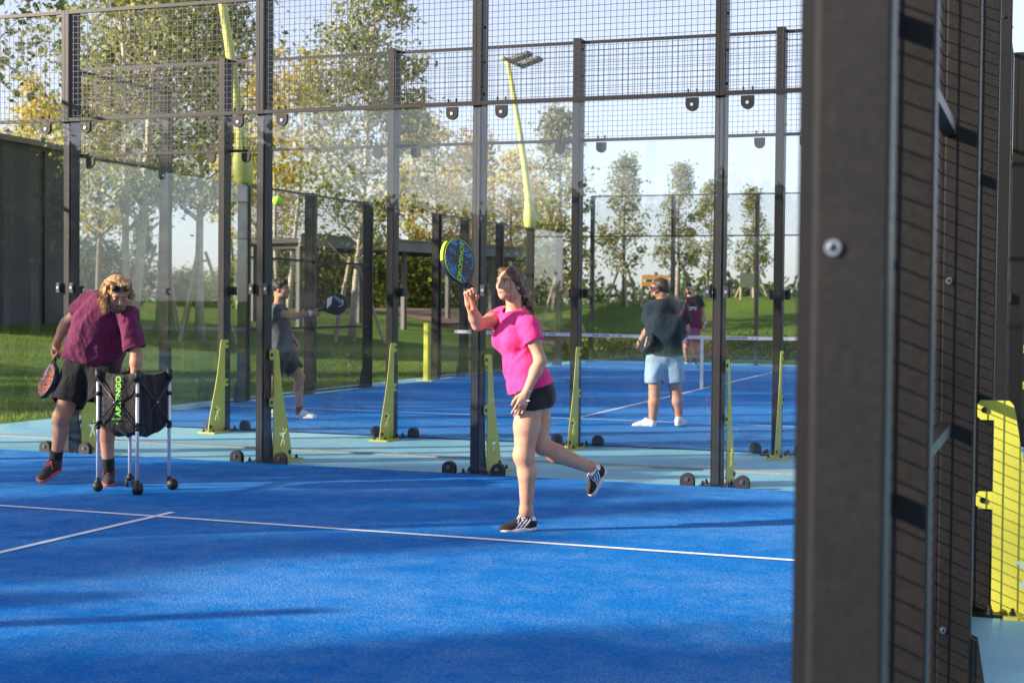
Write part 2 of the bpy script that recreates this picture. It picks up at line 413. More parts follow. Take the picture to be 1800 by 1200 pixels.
        c = s.p(tt, u0+.29, .055); b = MB(); b.cyl(c-s.a*.012, c+s.a*.018, .018, 10); b.build('brace_bolt', M['bolt'], o)
        return o
# near court, back wall
w = Wall((-5, 10), (1, 0), (0, 1), 'tall glass and mesh back wall behind the woman in pink, nearer of the two')
for i in range(6): w.post(i*2., 4.0)
for i in range(5): w.glass(i*2., i*2.+2); w.mesh(i*2., i*2.+2, 3.0, 4.0)
for i in range(1, 5): w.brace(i*2., 1)
# near court, right side wall, seen end-on past the open doorway
POST_D = .112
w = Wall((5.035, 10), (0, -1), (1, 0), 'dark side wall seen end on at the right, thick black posts and mesh')
for t, h in ((2, 4.), (4, 3.02), (5.9, 3.02), (7.9, 3.02), (8.8, 3.02)): w.post(t, h)
w.glass(.05, 2, 3, False); w.mesh(.05, 2, 3., 4.); w.glass(2, 4, 3, False)
w.mesh(4, 5.9, .01, 3., (.98, 1.985)); w.mesh(5.9, 7.9, .01, 3., (.98, 1.985)); w.mesh(7.9, 8.8, .01, 3., (.98, 1.985))
for t in (4,): w.brace(t, 1, 'lime brace with a padel player cut out, beside the light blue floor')

# button bolts on the faces of the three nearest posts
for t, r in ((8.8, .0125), (7.9, .011), (5.9, .011)):
    for z in ((1.49, .3) if t < 8 else (1.49,)):
        c = w.p(t+POST_W/2, .047 if t > 8 else .04, z); b = MB(); b.cyl(c, c-np.array([0, .007, 0]), r, 20); b.cur = 1; b.cyl(c-np.array([0, .006, 0]), c-np.array([0, .012, 0]), r*.6, 14, r*.35); b.build('button_bolt', [M['steel'], M['bolt']], w.root)
POST_D = .14
# near court, left side wall: just outside the frame, its posts and mesh throw shadows across the turf
w = Wall((-5, 10), (0, -1), (-1, 0), 'left side wall of the near court, just outside the picture', fine=False)
for t, h in ((2, 4.), (4, 3.02), (5.9, 3.02), (7.45, 3.02), (10.35, 3.02)): w.post(t, h)
w.glass(.05, 2, 3, False); w.mesh(.05, 2, 3., 4.); w.glass(2, 4, 3, False)
w.mesh(4, 5.9, .01, 3., (.98, 1.985)); w.mesh(5.9, 7.45, .01, 3., (.98, 1.985))
# far court
Y0 = 10+G
w = Wall((-5, Y0), (1, 0), (0, -1), 'second glass and mesh back wall with lime braces, across the light blue strip')
for i in range(6): w.post(i*2., 4.0)
for i in range(5): w.glass(i*2., i*2.+2); w.mesh(i*2., i*2.+2, 3.0, 4.0)
for i in range(1, 5): w.brace(i*2., 1)
def side(x, n, label, posts):
    w = Wall((x, Y0), (0, 1), (n, 0), label, fine=False)
    hs = {}
    for t, h in posts: w.post(t, h)
    w.glass(.05, 1.95, 3.); w.mesh(.05, 1.95, 3, 4)
    w.glass(1.95, 3.85, 3., False)
    for a, c in zip([p[0] for p in posts[1:]], [p[0] for p in posts[2:]]):
        if 7.7 < a < 9: continue
        if c < 16.5: w.mesh(a, c, .02, 3., (.985, 1.985))
        else: w.glass(a, c, 3., False)
    return w
w = side(-5, -1, 'long side wall of the far court running away behind the young man', [(1.95, 4.), (3.85, 3.02), (5.8, 3.02), (7.8, 3.02), (10.65, 3.02), (12., 3.02), (13.9, 3.02), (15.8, 3.02), (17.8, 3.02)])
w.mesh(3.85, 5.8, .02, 3., (.985, 1.985)) if False else None
w = side(5, 1, 'far court side wall glimpsed beyond the thick black posts at the right', [(1.95, 4.), (3.85, 3.02), (5.8, 3.02), (7.8, 3.02), (10.65, 3.02), (12., 3.02)])
w.brace(3.85, -1)
w = Wall((-5, Y0+20), (1, 0), (0, 1), 'rear glass wall at the far end of the far court, before the mound', fine=False)
for i in range(6): w.post(i*2., 4.0)
for i in range(5): w.glass(i*2., i*2.+2, 3, False); w.mesh(i*2., i*2.+2, 3.0, 4.0)
# ================================================================== trees and the rest of the background
def leaf_mat(name, cols, trans=.35, rough=.6):
    t = NT(name); g = t.n('ShaderNodeNewGeometry')
    n = len(cols); r = t.ramp(g.outputs['Random Per Island'], [(i/n, tuple(c)+(1,)) for i, c in enumerate(cols)], 'CONSTANT')
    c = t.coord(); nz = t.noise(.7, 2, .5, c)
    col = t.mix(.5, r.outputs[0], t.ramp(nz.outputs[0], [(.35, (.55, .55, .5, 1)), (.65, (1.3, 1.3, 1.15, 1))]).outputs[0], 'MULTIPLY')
    p = t.pbr(col, rough, 0, None, .35); tl = t.n('ShaderNodeBsdfTranslucent'); t.l(col, tl.inputs[0])
    mx = t.n('ShaderNodeMixShader'); mx.inputs[0].default_value = trans; t.l(p.outputs[0], mx.inputs[1]); t.l(tl.outputs[0], mx.inputs[2])
    return t.end(mx)
LM = {
 'silver': leaf_mat('silver_poplar_leaf', [(.30, .33, .16), (.17, .21, .045), (.28, .30, .07), (.46, .46, .33), (.11, .15, .03), (.40, .37, .06), (.20, .25, .05)]),
 'yellow': leaf_mat('autumn_leaf', [(.60, .48, .06), (.44, .42, .07), (.72, .54, .07), (.34, .36, .07), (.62, .42, .06)], .45),
 'pink': leaf_mat('rusty_leaf', [(.56, .36, .18), (.48, .40, .18), (.64, .43, .16), (.40, .37, .15)], .4),
 'pear': leaf_mat('grey_green_leaf', [(.18, .22, .07), (.28, .30, .13), (.13, .16, .05), (.38, .37, .20), (.34, .30, .07)]),
 'bush': leaf_mat('hedge_leaf', [(.30, .36, .05), (.42, .44, .07), (.20, .26, .04), (.52, .48, .08), (.12, .17, .03)]),
 'dark': leaf_mat('dark_leaf', [(.04, .07, .025), (.06, .10, .03), (.08, .12, .03)]),
}
M['bark_w'] = simple('pale_poplar_bark', (.46, .42, .34), .9, 0, .35, 3, .5, 25)
M['bark'] = simple('grey_brown_bark', (.16, .13, .10), .9, 0, .35, 3, .5, 25)
M['stake'] = simple('bare_wood_stake', (.42, .33, .24), .85, 0, .2, 6, .3, 40)
def leaf_cloud(rng, C, n, sig, size, flat=.9):
    """n leaves round every clump centre; each a small pointed blade with its own tilt"""
    K = len(C); P = np.repeat(C, n, 0)+rng.normal(0, 1, (K*n, 3))*np.repeat(sig, n)[:, None]*np.array([1, 1, flat])
    m = len(P); a = rng.normal(size=(m, 3)); a /= np.linalg.norm(a, axis=1)[:, None]
    b = rng.normal(size=(m, 3)); b = np.cross(a, b); b /= np.linalg.norm(b, axis=1)[:, None]
    L = size*rng.uniform(.5, 1.45, (m, 1)); w = L*rng.uniform(.5, .8, (m, 1)); nrm = np.cross(a, b)
    q = np.stack([P-a*L*.5, P+b*w*.5+nrm*L*.08, P+a*L*.5, P-b*w*.5+nrm*L*.08], 1)
    return q.reshape(-1, 3)
def make_tree(seed, H, hb, prof, K, n, sig, size, leaf, bark, r0, stems=1, limb=.9):
    """prof(t): crown radius for t = 0 (crown base) .. 1 (top); returns trunk and crown meshes at the origin"""
    rng = np.random.default_rng(seed); b = MB(); lines = []
    for s in range(stems):
        off = np.array([0, 0]) if s == 0 else rng.normal(0, .25, 2); lean = rng.normal(0, .02+.05*(stems > 1), 2)
        ph = rng.uniform(0, 6, 2); N = 12
        pts = [np.array([off[0]+lean[0]*z+.05*math.sin(z*.9+ph[0])*z/H*2, off[1]+lean[1]*z+.05*math.sin(z*.8+ph[1])*z/H*2, z]) for z in np.linspace(-.1, H*.96, N)]
        rr = [r0*(1-.2*s)*(1.25 if i == 0 else 1)*(1-.93*i/(N-1)) for i in range(N)]
        b.tube(pts, rr, 7); lines.append(np.array(pts))
    C = []
    while len(C) < K:
        t = rng.uniform(0, 1)**.85; R = prof(t); a = rng.uniform(0, 2*PI); rad = R*math.sqrt(rng.uniform(.04, 1))
        z = hb+(H-hb)*t; ln = lines[rng.integers(len(lines))]
        i = np.searchsorted(ln[:, 2], max(.2, z-rad*limb)); i = min(max(i, 1), len(ln)-1); f = (max(.2, z-rad*limb)-ln[i-1, 2])/(ln[i, 2]-ln[i-1, 2]); base = ln[i-1]+(ln[i]-ln[i-1])*min(max(f, 0), 1)
        c = np.array([base[0]+math.cos(a)*rad, base[1]+math.sin(a)*rad, z])
        C.append(c)
        if rad > .15: b.tube([base, base*.5+c*.5+np.array([0, 0, -.08*rad]), c], [max(.012, r0*.34*(1-z/H*.7)), max(.008, r0*.2*(1-z/H*.7)), .005], 5, False)
    C = np.array(C); sg = sig*rng.uniform(.55, 1.3, len(C))
    v = leaf_cloud(rng, C, n, sg, size); f = np.arange(len(v)).reshape(-1, 4)
    return b.mesh('trunk', bark, True), fast_mesh('crown', v, f, leaf)
def hang(name, meshes, loc, label, cat, group=None, rz=0, sc=1.):
    r = thing(name, loc, label, cat, group, rz); r.scale = (sc, sc, sc)
    for nm, me in meshes: put(nm, me, r, False)
    return r
def on_ground(x, d):
    p = at(x, 530, d); return (p[0], p[1], float(ground_h(p[0], p[1])))
oval = lambda R, p=.45: (lambda t: R*(math.sin(PI*min(1, max(0, t))**p*1.0)**.8 if 0 < t < 1 else .05)*1.0+.12)
cone = lambda R: (lambda t: R*((1-t)**.75)*min(1, .45+t*4)+.1)
TREES = {
 'silver': [('trunk', None)],
}
def trunk_crown(*a): t, c = make_tree(*a); return [('trunk', t), ('crown', c)]
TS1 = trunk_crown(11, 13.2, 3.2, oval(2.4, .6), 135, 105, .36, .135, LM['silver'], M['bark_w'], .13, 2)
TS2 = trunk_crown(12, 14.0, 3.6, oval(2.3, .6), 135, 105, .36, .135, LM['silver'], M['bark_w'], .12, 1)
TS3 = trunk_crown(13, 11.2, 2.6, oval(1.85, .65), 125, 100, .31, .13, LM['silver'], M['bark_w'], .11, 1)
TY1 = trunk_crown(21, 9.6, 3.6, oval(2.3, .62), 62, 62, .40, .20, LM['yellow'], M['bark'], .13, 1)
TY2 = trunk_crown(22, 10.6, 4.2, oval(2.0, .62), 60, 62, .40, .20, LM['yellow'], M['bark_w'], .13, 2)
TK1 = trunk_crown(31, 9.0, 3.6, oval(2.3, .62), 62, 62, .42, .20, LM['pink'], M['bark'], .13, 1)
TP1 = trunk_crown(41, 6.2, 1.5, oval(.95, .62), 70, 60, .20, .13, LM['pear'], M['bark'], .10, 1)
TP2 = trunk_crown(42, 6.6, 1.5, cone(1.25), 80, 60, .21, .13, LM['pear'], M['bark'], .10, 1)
TD1 = trunk_crown(51, 6.5, .5, cone(1.5), 80, 55, .30, .2, LM['dark'], M['bark'], .12, 1)
rng = np.random.default_rng(5)
TG = 'trees beyond the courts'
for (x, d, ms, sc, lab, cat) in [
    (232, 34, TS1, .98, 'tall silver leaved poplar with forked pale trunks, left of the two lime floodlight masts', 'tree'),
    (282, 38, TS2, 1.0, 'slender silver poplar just right of the forked poplar, trunk seen through the corner glass', 'tree'),
    (352, 36, TS2, .95, 'tall dense poplar directly behind the left lime floodlight mast', 'tree'),
    (618, 42, TS3, 1.0, 'tall silver poplar with white trunk standing in front of the grey pergola', 'tree'),
    (110, 50, TY2, .72, 'small yellow tree beside the corner of the dark building', 'tree'),
    (455, 78, TY1, .95, 'yellow tree far behind the head of the young man in grey', 'tree'),
    (935, 82, TK1, .8, 'reddish tree behind the right lime floodlight mast', 'tree'),
    (60, 62, TY1, .92, 'golden yellow tree rising above the roof of the dark building', 'tree'),
    (172, 55, TY1, .90, 'yellow green tree beside the right end of the dark building', 'tree'),
    (420, 66, TY2, .95, 'yellow tree seen just right of the left floodlight mast', 'tree'),
    (508, 62, TY2, 1.02, 'bright yellow tree above the left end of the grey pergola', 'tree'),
    (716, 74, TY2, .95, 'tall thin yellow tree above the middle of the grey pergola', 'tree'),
    (770, 66, TY1, .86, 'yellow tree left of the racket held by the woman in pink', 'tree'),
    (836, 76, TK1, 1.0, 'rusty pinkish tree behind the post next to the woman in pink', 'tree'),
    (893, 70, TY1, .80, 'orange yellow tree at the foot of the right lime floodlight mast', 'tree'),
    (984, 50, TP2, 1.17, 'grey green staked tree at the right end of the pergola, beside the goal', 'tree'),
    (1096, 58, TP1, .93, 'narrow grey green tree with a tripod of stakes next to the orange signpost', 'tree'),
    (1192, 60, TP2, .82, 'cone shaped tree on the mound directly behind the man in the navy shirt', 'tree'),
    (1243, 64, TP1, .84, 'dense grey green tree above the head of the far player', 'tree'),
    (1322, 58, TP2, .64, 'smaller pointed tree standing by the green notice board', 'tree'),
    (248, 95, TD1, .85, 'dark green conifer far off between the two left poplars', 'conifer'),
    (1450, 64, TP2, .9, 'grey green tree on the mound hidden behind the big black post', 'tree'),
]:
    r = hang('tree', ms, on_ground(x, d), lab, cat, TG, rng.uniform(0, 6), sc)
# trees left of the court, outside or at the edge of the frame: they dapple the turf
TT1 = trunk_crown(81, 12.0, 2.6, oval(1.0, .7), 105, 60, .26, .17, LM['silver'], M['bark_w'], .12, 1)
TT2 = trunk_crown(82, 12.5, 2.4, oval(1.5, .65), 120, 60, .30, .17, LM['silver'], M['bark_w'], .13, 1)
for i, (x, y, ms, sc, lab) in enumerate([
    (at(-190, 530, 24)[0], at(-190, 530, 24)[1], TS2, 1.16, 'leafy poplar at the left edge, its branches hanging before the sky'),
    (-26.97, -13.76, TT1, 1., 'narrow poplar on the lawn left of the near court, second from the camera'),
    (-22.03, -13.86, TT1, 1.05, 'narrow poplar on the lawn left of the near court, nearest the camera'),
    (-18.75, -2.81, TT1, .8, 'narrow poplar on the lawn left of the near court, third from the camera'),
    (-25.82, -10.16, TT1, .95, 'narrow poplar on the lawn behind the dark building corner'),
    (-14.96, -3.88, TT1, .62, 'slim young poplar on the lawn, lowest of the row left of the near court'),
    (-13.62, -5.81, TT1, .5, 'slim young poplar on the lawn beside the lowest of the row'),
    (-15.58, -13.15, TT1, .74, 'narrow poplar standing farthest towards the camera on the left lawn'),
    (-16.38, -12.0, TT1, .73, 'narrow poplar next to the one farthest towards the camera'),
    (-23.09, 3.43, TT2, 1.0, 'broad poplar on the lawn in line with the rear wall of the near court'),
    (-30.42, 3.46, TT2, 1.05, 'broad poplar on the lawn in front of the dark building'),
    (-29.78, 7.8, TT2, 1.0, 'broad poplar on the lawn near the dark building door'),
    (-21.0, 7.5, TT2, 1.1, 'broad poplar on the lawn level with the gap between the courts'),
    (-17.5, 12.2, TT1, 1.0, 'narrow poplar on the lawn left of the far court, first of two'),
    (-17.5, 17.5, TT1, 1.0, 'narrow poplar on the lawn left of the far court, second of two'),
]):
    hang('tree', ms, (x, y, float(ground_h(x, y))), lab, 'tree', 'trees shading the courts', i*1.3, sc)
# tripods of stakes
def stakes(x, d, h, lab, n=3, spread=.75):
    c = np.array(on_ground(x, d)); r = thing('tree_stakes', tuple(c), lab, 'tree stakes', 'stakes holding young trees')
    for k in range(n):
        a = k*2*PI/n+.35+x; b = MB(); e = c+np.array([math.cos(a)*spread, math.sin(a)*spread, -.05]); b.tube([e, c+np.array([math.cos(a)*.12, math.sin(a)*.12, h])], [.045, .04], 7)
        b.build('stake', M['stake'], r)
    b = MB()
    for k in range(n):
        a0, a1 = k*2*PI/n+.35+x, (k+1)*2*PI/n+.35+x
        b.beam(c+np.array([math.cos(a0)*.17, math.sin(a0)*.17, h*.9]), c+np.array([math.cos(a1)*.17, math.sin(a1)*.17, h*.9]), .05)
    b.build('cross_bar', M['stake'], r)
stakes(1096, 58, 1.75, 'tripod of pale stakes round the tree by the orange signpost')
stakes(1192, 60, 1.5, 'tripod of pale stakes behind the head of the man in the navy shirt')
stakes(984, 50, 2.3, 'tripod of pale stakes beside the red and white goal', spread=1.0)
stakes(618, 42, 2.4, 'tripod of leaning stakes round the white trunked poplar', spread=.95)
stakes(282, 38, 2.2, 'tripod of stakes seen through the corner glass of the far court', spread=.9)
stakes(352, 36, 2.2, 'tripod of stakes just left of the near lime mast', spread=.9)
stakes(1322, 58, 1.2, 'low tripod of stakes by the green notice board')
# bushes
def bush_mesh(seed, w, h, K, n, sig, size, leaf):
    rng = np.random.default_rng(seed); C = []
    while len(C) < K:
        a = rng.uniform(0, 2*PI); r = math.sqrt(rng.uniform(0, 1)); z = rng.uniform(.05, 1)
        if r*r+max(0, z-.35)**2/.45 > 1.0+rng.uniform(-.1, .15): continue
        C.append((math.cos(a)*r*w/2, math.sin(a)*r*w/2, z*h))
    C = np.array(C); v = leaf_cloud(rng, C, n, np.full(K, sig), size); v[:, 2] = np.abs(v[:, 2])
    b = MB()
    for k in range(9):
        c = C[rng.integers(K)]; b.tube([(c[0]*.15, c[1]*.15, -.05), tuple(c*.55), tuple(c)], [.05*h/3, .035*h/3, .01], 5, False)
    return [('foliage', fast_mesh('foliage', v, np.arange(len(v)).reshape(-1, 4), leaf)), ('stems', b.mesh('stems', M['bark'], True))]
B1 = bush_mesh(61, 4.4, 3.5, 90, 70, .34, .22, LM['bush']); B2 = bush_mesh(62, 3.8, 3.9, 90, 70, .34, .22, LM['bush']); B3 = bush_mesh(63, 4.2, 3.6, 80, 60, .4, .24, LM['dark'])
names = ['left of the courts beyond the corner glass', 'between the forked poplar and the lime mast', 'behind the near lime mast', 'just left of the young man in grey', 'behind the head of the young man in grey', 'behind the racket of the young man',
         'behind the white trunked poplar', 'right of the white trunked poplar', 'under the middle of the pergola', 'left of the lime net post', 'behind the racket of the woman in pink', 'behind the head of the woman in pink', 'at the right end of the pergola']
for i, x in enumerate([165, 330, 395, 455, 505, 560, 612, 665, 715, 765, 815, 868, 935]):
    ms = (B3, B1, B1, B2, B1, B2, B1, B1, B2, B1, B2, B1, B2)[i]; d = (76, 78, 80, 66, 65, 66, 66, 66, 67, 67, 67, 69, 72)[i]
    hang('shrub', ms, on_ground(x, d), 'big green shrub of the tall hedge, '+names[i], 'shrub', 'shrubs of the tall hedge', i*1.7, (.95, .55, .55, .72, .78, .82, .80, .80, .78, .82, .82, .78, .74)[i])
L1 = bush_mesh(71, .95, .5, 40, 40, .09, .075, LM['bush'])
lo = [(1038, 'left of the post by the leaning far brace'), (1075, 'left of the navy man, second of the low row'), (1108, 'next to the racket of the man in navy'), (1150, 'behind the navy man'), (1262, 'right of the net strap, behind the black post'), (1292, 'right of the near black post'), (1330, 'third from the right of the low row'), (1362, 'behind the rightmost lime brace'), (1392, 'rightmost of the low row by the big post'), (1000, 'left end of the low row')]
for i, (x, w_) in enumerate(lo):
    d = 38.0-(1200-x)*.0035; hang('low_shrub', L1, on_ground(x, d+.5*(i % 2)), 'low green shrub, '+w_, 'shrub', 'low shrubs behind the far court', i*2.1, rng.uniform(.85, 1.25))
# unseen shrub belt added behind the photographer to darken what the glass mirrors
B4 = bush_mesh(64, 5.6, 4.6, 150, 70, .42, .34, LM['dark'])
for i in range(46):
    row = i % 2; k = i//2; x = -66+k*4.3+row*2.1; y = -33-4.5*row-1.2*math.sin(i*1.7)
    hang('shrub', B4, (x, y, -.02), 'tall evergreen shrub in the unseen belt added behind the photographer', 'shrub', 'unseen belt of shrubs added behind the photographer', i*1.1, (1.0+.2*math.sin(i*2.3))*(1.45 if x < -26 else 1.0))  # added shrubs stand taller on the sun side to dim the mirrored sky
# grass blades on the near strip of lawn
rg = np.random.default_rng(77); n_ = 42000
px_ = -5.75-rg.uniform(0, 1, n_)**1.3*14; py_ = rg.uniform(8.5, 30, n_); pz_ = ground_h(px_, py_); h_ = rg.uniform(.03, .075, n_); a_ = rg.uniform(0, 2*PI, n_); w_ = rg.uniform(.004, .008, n_); le = rg.normal(0, .025, (n_, 2))
v = np.stack([np.stack([px_-np.cos(a_)*w_, py_-np.sin(a_)*w_, pz_-.01], 1), np.stack([px_+np.cos(a_)*w_, py_+np.sin(a_)*w_, pz_-.01], 1), np.stack([px_+le[:, 0], py_+le[:, 1], pz_+h_], 1)], 1).reshape(-1, 3)
GM = leaf_mat('grass_blade', [(.06, .13, .015), (.10, .19, .02), (.15, .24, .03), (.20, .26, .05)], .3)
o = put('grass_blades', fast_mesh('grass_blades', v, np.arange(3*n_).reshape(-1, 3), GM)); tag(o, 'short green grass blades on the lawn beside the courts', 'grass', None, 'stuff')
# far wood on the horizon: one mass
C = []
for k in range(520):
    a = rng.uniform(-.55, 1.0); d = rng.uniform(190, 260); x = CAM[0]+d*(-math.sin(YAW-a*.6)); y = CAM[1]+d*math.cos(YAW-a*.6)
    h = 2.0+2.0*abs(math.sin(k*.37))*rng.uniform(.5, 1); C.append((x, y, rng.uniform(.5, 1)*h))
C = np.array(C); v = leaf_cloud(rng, C, 34, np.full(len(C), 1.5), .9); v[:, 2] = np.abs(v[:, 2])
o = put('distant_wood', fast_mesh('distant_wood', v, np.arange(len(v)).reshape(-1, 4), LM['dark'])); tag(o, 'low distant wood along the horizon', 'wood', None, 'stuff')

# ---------------------------------------------------------------- dark building on the left
M['clad'] = simple('dark_panel_cladding', (.046, .052, .068), .6, 0, .4, .35, .1, 3)
M['coping'] = simple('metal_coping', (.16, .17, .19), .4, 0, .1, 2, .1, 30)
p0, p1 = at(-160, 530, 32.0), at(121, 530, 38.2); p0[2] = p1[2] = 0
ax = (p1-p0)/np.linalg.norm(p1-p0); nn = np.array([-ax[1], ax[0], 0]); L = np.linalg.norm(p1-p0); gz = float(ground_h(p1[0], p1[1]))
R = np.stack([ax, nn, [0, 0, 1]], 1)
bd = thing('dark_building', tuple(p1), 'long dark grey flat roofed building behind the man in purple', 'building')
b = MB(); b.box(p0+ax*L/2+nn*5+np.array([0, 0, 2.5]), (L, 10, 5.4), R); b.build('wall', M['clad'], bd)
b = MB(); b.box(p0+ax*L/2+nn*5+np.array([0, 0, 5.27]), (L+.16, 10.16, .14), R); b.build('roof_coping', M['coping'], bd)
for t, w_ in ((L-3.2, .42), (L-1.2, .03)):
    b = MB(); b.box(p0+ax*t-nn*.03+np.array([0, 0, 2.6]), (w_, .05, 5.0), R); b.build('panel_joint' if w_ < .1 else 'pilaster', M['gasket'], bd)
# ---------------------------------------------------------------- pergola
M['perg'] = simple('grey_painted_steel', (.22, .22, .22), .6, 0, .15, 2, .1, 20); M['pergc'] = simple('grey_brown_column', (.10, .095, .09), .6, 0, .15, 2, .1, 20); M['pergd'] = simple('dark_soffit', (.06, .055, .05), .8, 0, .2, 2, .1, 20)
q0, q1 = at(528, 530, 46.), at(990, 530, 58.); q0[2] = q1[2] = 0; ax = (q1-q0); L = np.linalg.norm(ax); ax /= L; nn = np.array([-ax[1], ax[0], 0]); R = np.stack([ax, nn, [0, 0, 1]], 1)
pg = thing('pergola', tuple(q0), 'long low grey flat roofed pergola in front of the hedge', 'pergola')
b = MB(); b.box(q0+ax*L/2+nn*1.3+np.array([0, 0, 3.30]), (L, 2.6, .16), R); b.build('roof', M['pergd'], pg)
b = MB(); b.box(q0+ax*L/2-nn*.05+np.array([0, 0, 3.31]), (L+.2, .09, .40), R); b.box(q0+ax*L/2-nn*.09+np.array([0, 0, 3.49]), (L+.3, .2, .05), R); b.build('fascia', M['perg'], pg)
b = MB()
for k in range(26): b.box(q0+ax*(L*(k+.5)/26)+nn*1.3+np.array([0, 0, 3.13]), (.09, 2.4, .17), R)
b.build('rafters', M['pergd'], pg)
for t in (.2, L*.36, L*.7, L-.3):
    for s in (.25, 2.3):
        c = q0+ax*t+nn*s; b = MB(); b.box(c+np.array([0, 0, 1.5]), (.15, .15, 3.25), R); b.build('column', M['pergc'], pg)
# ---------------------------------------------------------------- handball goal
M['red'] = simple('red_paint', (.50, .06, .03), .5, 0, .1, 6, .1, 60); M['white'] = simple('white_paint', (.78, .78, .76), .5, 0, .06, 6, .1, 60)
a0, a1 = at(958, 530, 84.), at(1004, 530, 84.6)
for a in (a0, a1): a[2] = float(ground_h(a[0], a[1]))
gl = thing('handball_goal', tuple((a0+a1)/2), 'red and white striped handball goal on the lawn beyond the far court', 'goal')
def striped(name, p, q, n):
    b = MB()
    for k in range(n): b.cur = k % 2; b.beam(p+(q-p)*k/n, p+(q-p)*(k+1)/n, .10)
    b.build(name, [M['red'], M['white']], gl)
up = np.array([0, 0, 2.]); am = a0+(a1-a0)*.55
striped('goal_post', a0, a0+up, 9); striped('goal_post', am, am+up, 9); striped('crossbar', a0+up, am+up+0*(a1-a0), 7)
nb = np.array([-.4, 1., 0]); b = MB()
for p in (a0, am): b.tube([p+up, p+up*.97+nb*.7, p+nb*1.0], .025, 6)
b.build('net_bracket', M['perg'], gl)
# ---------------------------------------------------------------- signs on the mound
def sign_post(x, d, h, boards, lab, col):
    c = np.array(on_ground(x, d)); r = thing('sign_post', tuple(c), lab, 'sign', None)
    b = MB(); b.tube([c, c+np.array([0, 0, h])], .05, 8); b.build('post', M['stake'], r)
    for dx, z, w_, hh in boards:
        b = MB(); b.box(c+np.array([dx*.94, dx*.34-.07, z]), (w_, .04, hh), [[.94, -.34, 0], [.34, .94, 0], [0, 0, 1]]); b.build('board', col, r)
M['orange'] = simple('orange_wood', (.60, .30, .09), .7, 0, .15, 8, .2, 40); M['gboard'] = simple('green_board', (.13, .16, .10), .7, 0, .15, 8, .2, 40)
sign_post(1128, 57, 1.25, [(.55, 1.18, 1.0, .18), (.4, .92, .8, .16)], 'orange wooden direction sign beside the staked tree on the mound', M['orange'])
sign_post(1302, 57, 1.0, [(.36, .75, .78, .55)], 'square dark green notice board on a wooden post on the mound', M['gboard'])
# ---------------------------------------------------------------- floodlight masts on the side wall posts
M['lamp'] = simple('floodlight_grey', (.13, .12, .11), .5, 0, .15, 10, .1, 60); M['lens'] = simple('floodlight_lens', (.45, .45, .42), .15, 0, .05, 10, .02, 60)
M['mast'] = simple('pale_lime_mast_paint', (.50, .51, .12), .5, 0, .1, 3, .06, 200, .4)
def mast(x, y, sgn, label):
    r = thing('floodlight_mast', (x, y, 3.), label, 'floodlight', 'lime floodlight masts on the court walls')
    o = np.array([x, y, 0.]); out = np.array([sgn, 0, 0.]); pts = []; rad = []
    for t, dx, rr in ((2.98, .0, .11), (3.05, .0, .132), (3.2, .01, .142), (3.35, .02, .132), (3.5, .03, .10), (3.7, .05, .080), (4.2, .12, .072), (5., .25, .064), (5.8, .40, .056), (6.6, .56, .048)):
        pts.append(o+out*dx+np.array([0, 0, t])); rad.append(rr)
    b = MB(); b.tube(pts, rad, 14, True); b.build('pole', M['mast'], r, True)
    b = MB(); b.box(o+np.array([0, 0, 2.995]), (.2, .2, .03)); b.build('pole_foot', M['frame'], r)
    top = pts[-1]
    b = MB(); b.beam(top+np.array([0, -.35, .03]), top+np.array([0, .95, .03]), .06); b.build('cross_arm', M['lime'], r)
    for k in (-.05, .62):
        b = MB(); c = top+np.array([-sgn*.30, k, .06]); th = -.30*sgn
        Rm = np.array([[math.cos(th), 0, -math.sin(th)], [0, 1, 0], [math.sin(th), 0, math.cos(th)]])
        b.box(c, (.52, .36, .06), Rm, .03)
        for q in range(6): b.box(c+Rm @ np.array([-.19+q*.075, 0, .045]), (.012, .30, .04), Rm)
        o2 = b.build('floodlight', M['lamp'], r); b = MB(); b.box(c+Rm @ np.array([0, 0, -.038]), (.46, .30, .008), Rm); b.build('lens', M['lens'], o2)
mast(-5.09, Y0+3.85, -1, 'nearer lime floodlight mast leaning left before the poplars'); mast(-5.09, Y0+15.8, -1, 'farther lime floodlight mast with its twin lamps visible against the sky')
mast(5.09, Y0+3.85, 1, 'lime floodlight mast cut by the right edge of the picture')
# ---------------------------------------------------------------- far court net
M['net'] = simple('black_net', (.02, .02, .022), .8, 0, .1, 6, .05, 100); M['tape'] = simple('white_net_tape', (.78, .78, .78), .7, 0, .08, 12, .2, 200); M['blue_ink'] = simple('blue_print', (.05, .12, .42), .7, 0, .1, 12, .1, 200)
yn = Y0+10; nt_ = thing('padel_net', (0, yn, 0), 'padel net with white tape across the far court', 'net')
hz = lambda x: .885+.035*(x/4.9)**2
b = MB(); n = 240
for i in range(n+1):
    x = -4.85+9.7*i/n; b.box((x, yn, hz(x)/2), (.003, .003, hz(x)-.02))
for k in range(1, 21):
    z = .042*k
    for j in range(8):
        x0, x1 = -4.85+9.7*j/8, -4.85+9.7*(j+1)/8; b.beam((x0, yn, z*hz(x0)/.885), (x1, yn, z*hz(x1)/.885), .003)
b.build('netting', M['net'], nt_)
b = MB()
for j in range(16):
    x0, x1 = -4.45+9.1*j/16, -4.45+9.1*(j+1)/16
    for q in (-.0065, .0065): b.add([(x0, yn+q, hz(x0)-.055), (x1, yn+q, hz(x1)-.055), (x1, yn+q, hz(x1)+.0), (x0, yn+q, hz(x0)+.0)], [(0, 1, 2, 3)])
    b.add([(x0, yn-.0065, hz(x0)), (x1, yn-.0065, hz(x1)), (x1, yn+.0065, hz(x1)), (x0, yn+.0065, hz(x0))], [(0, 1, 2, 3)])
tp = b.build('net_tape', M['tape'], nt_)
b = MB(); rr = random.Random(3)
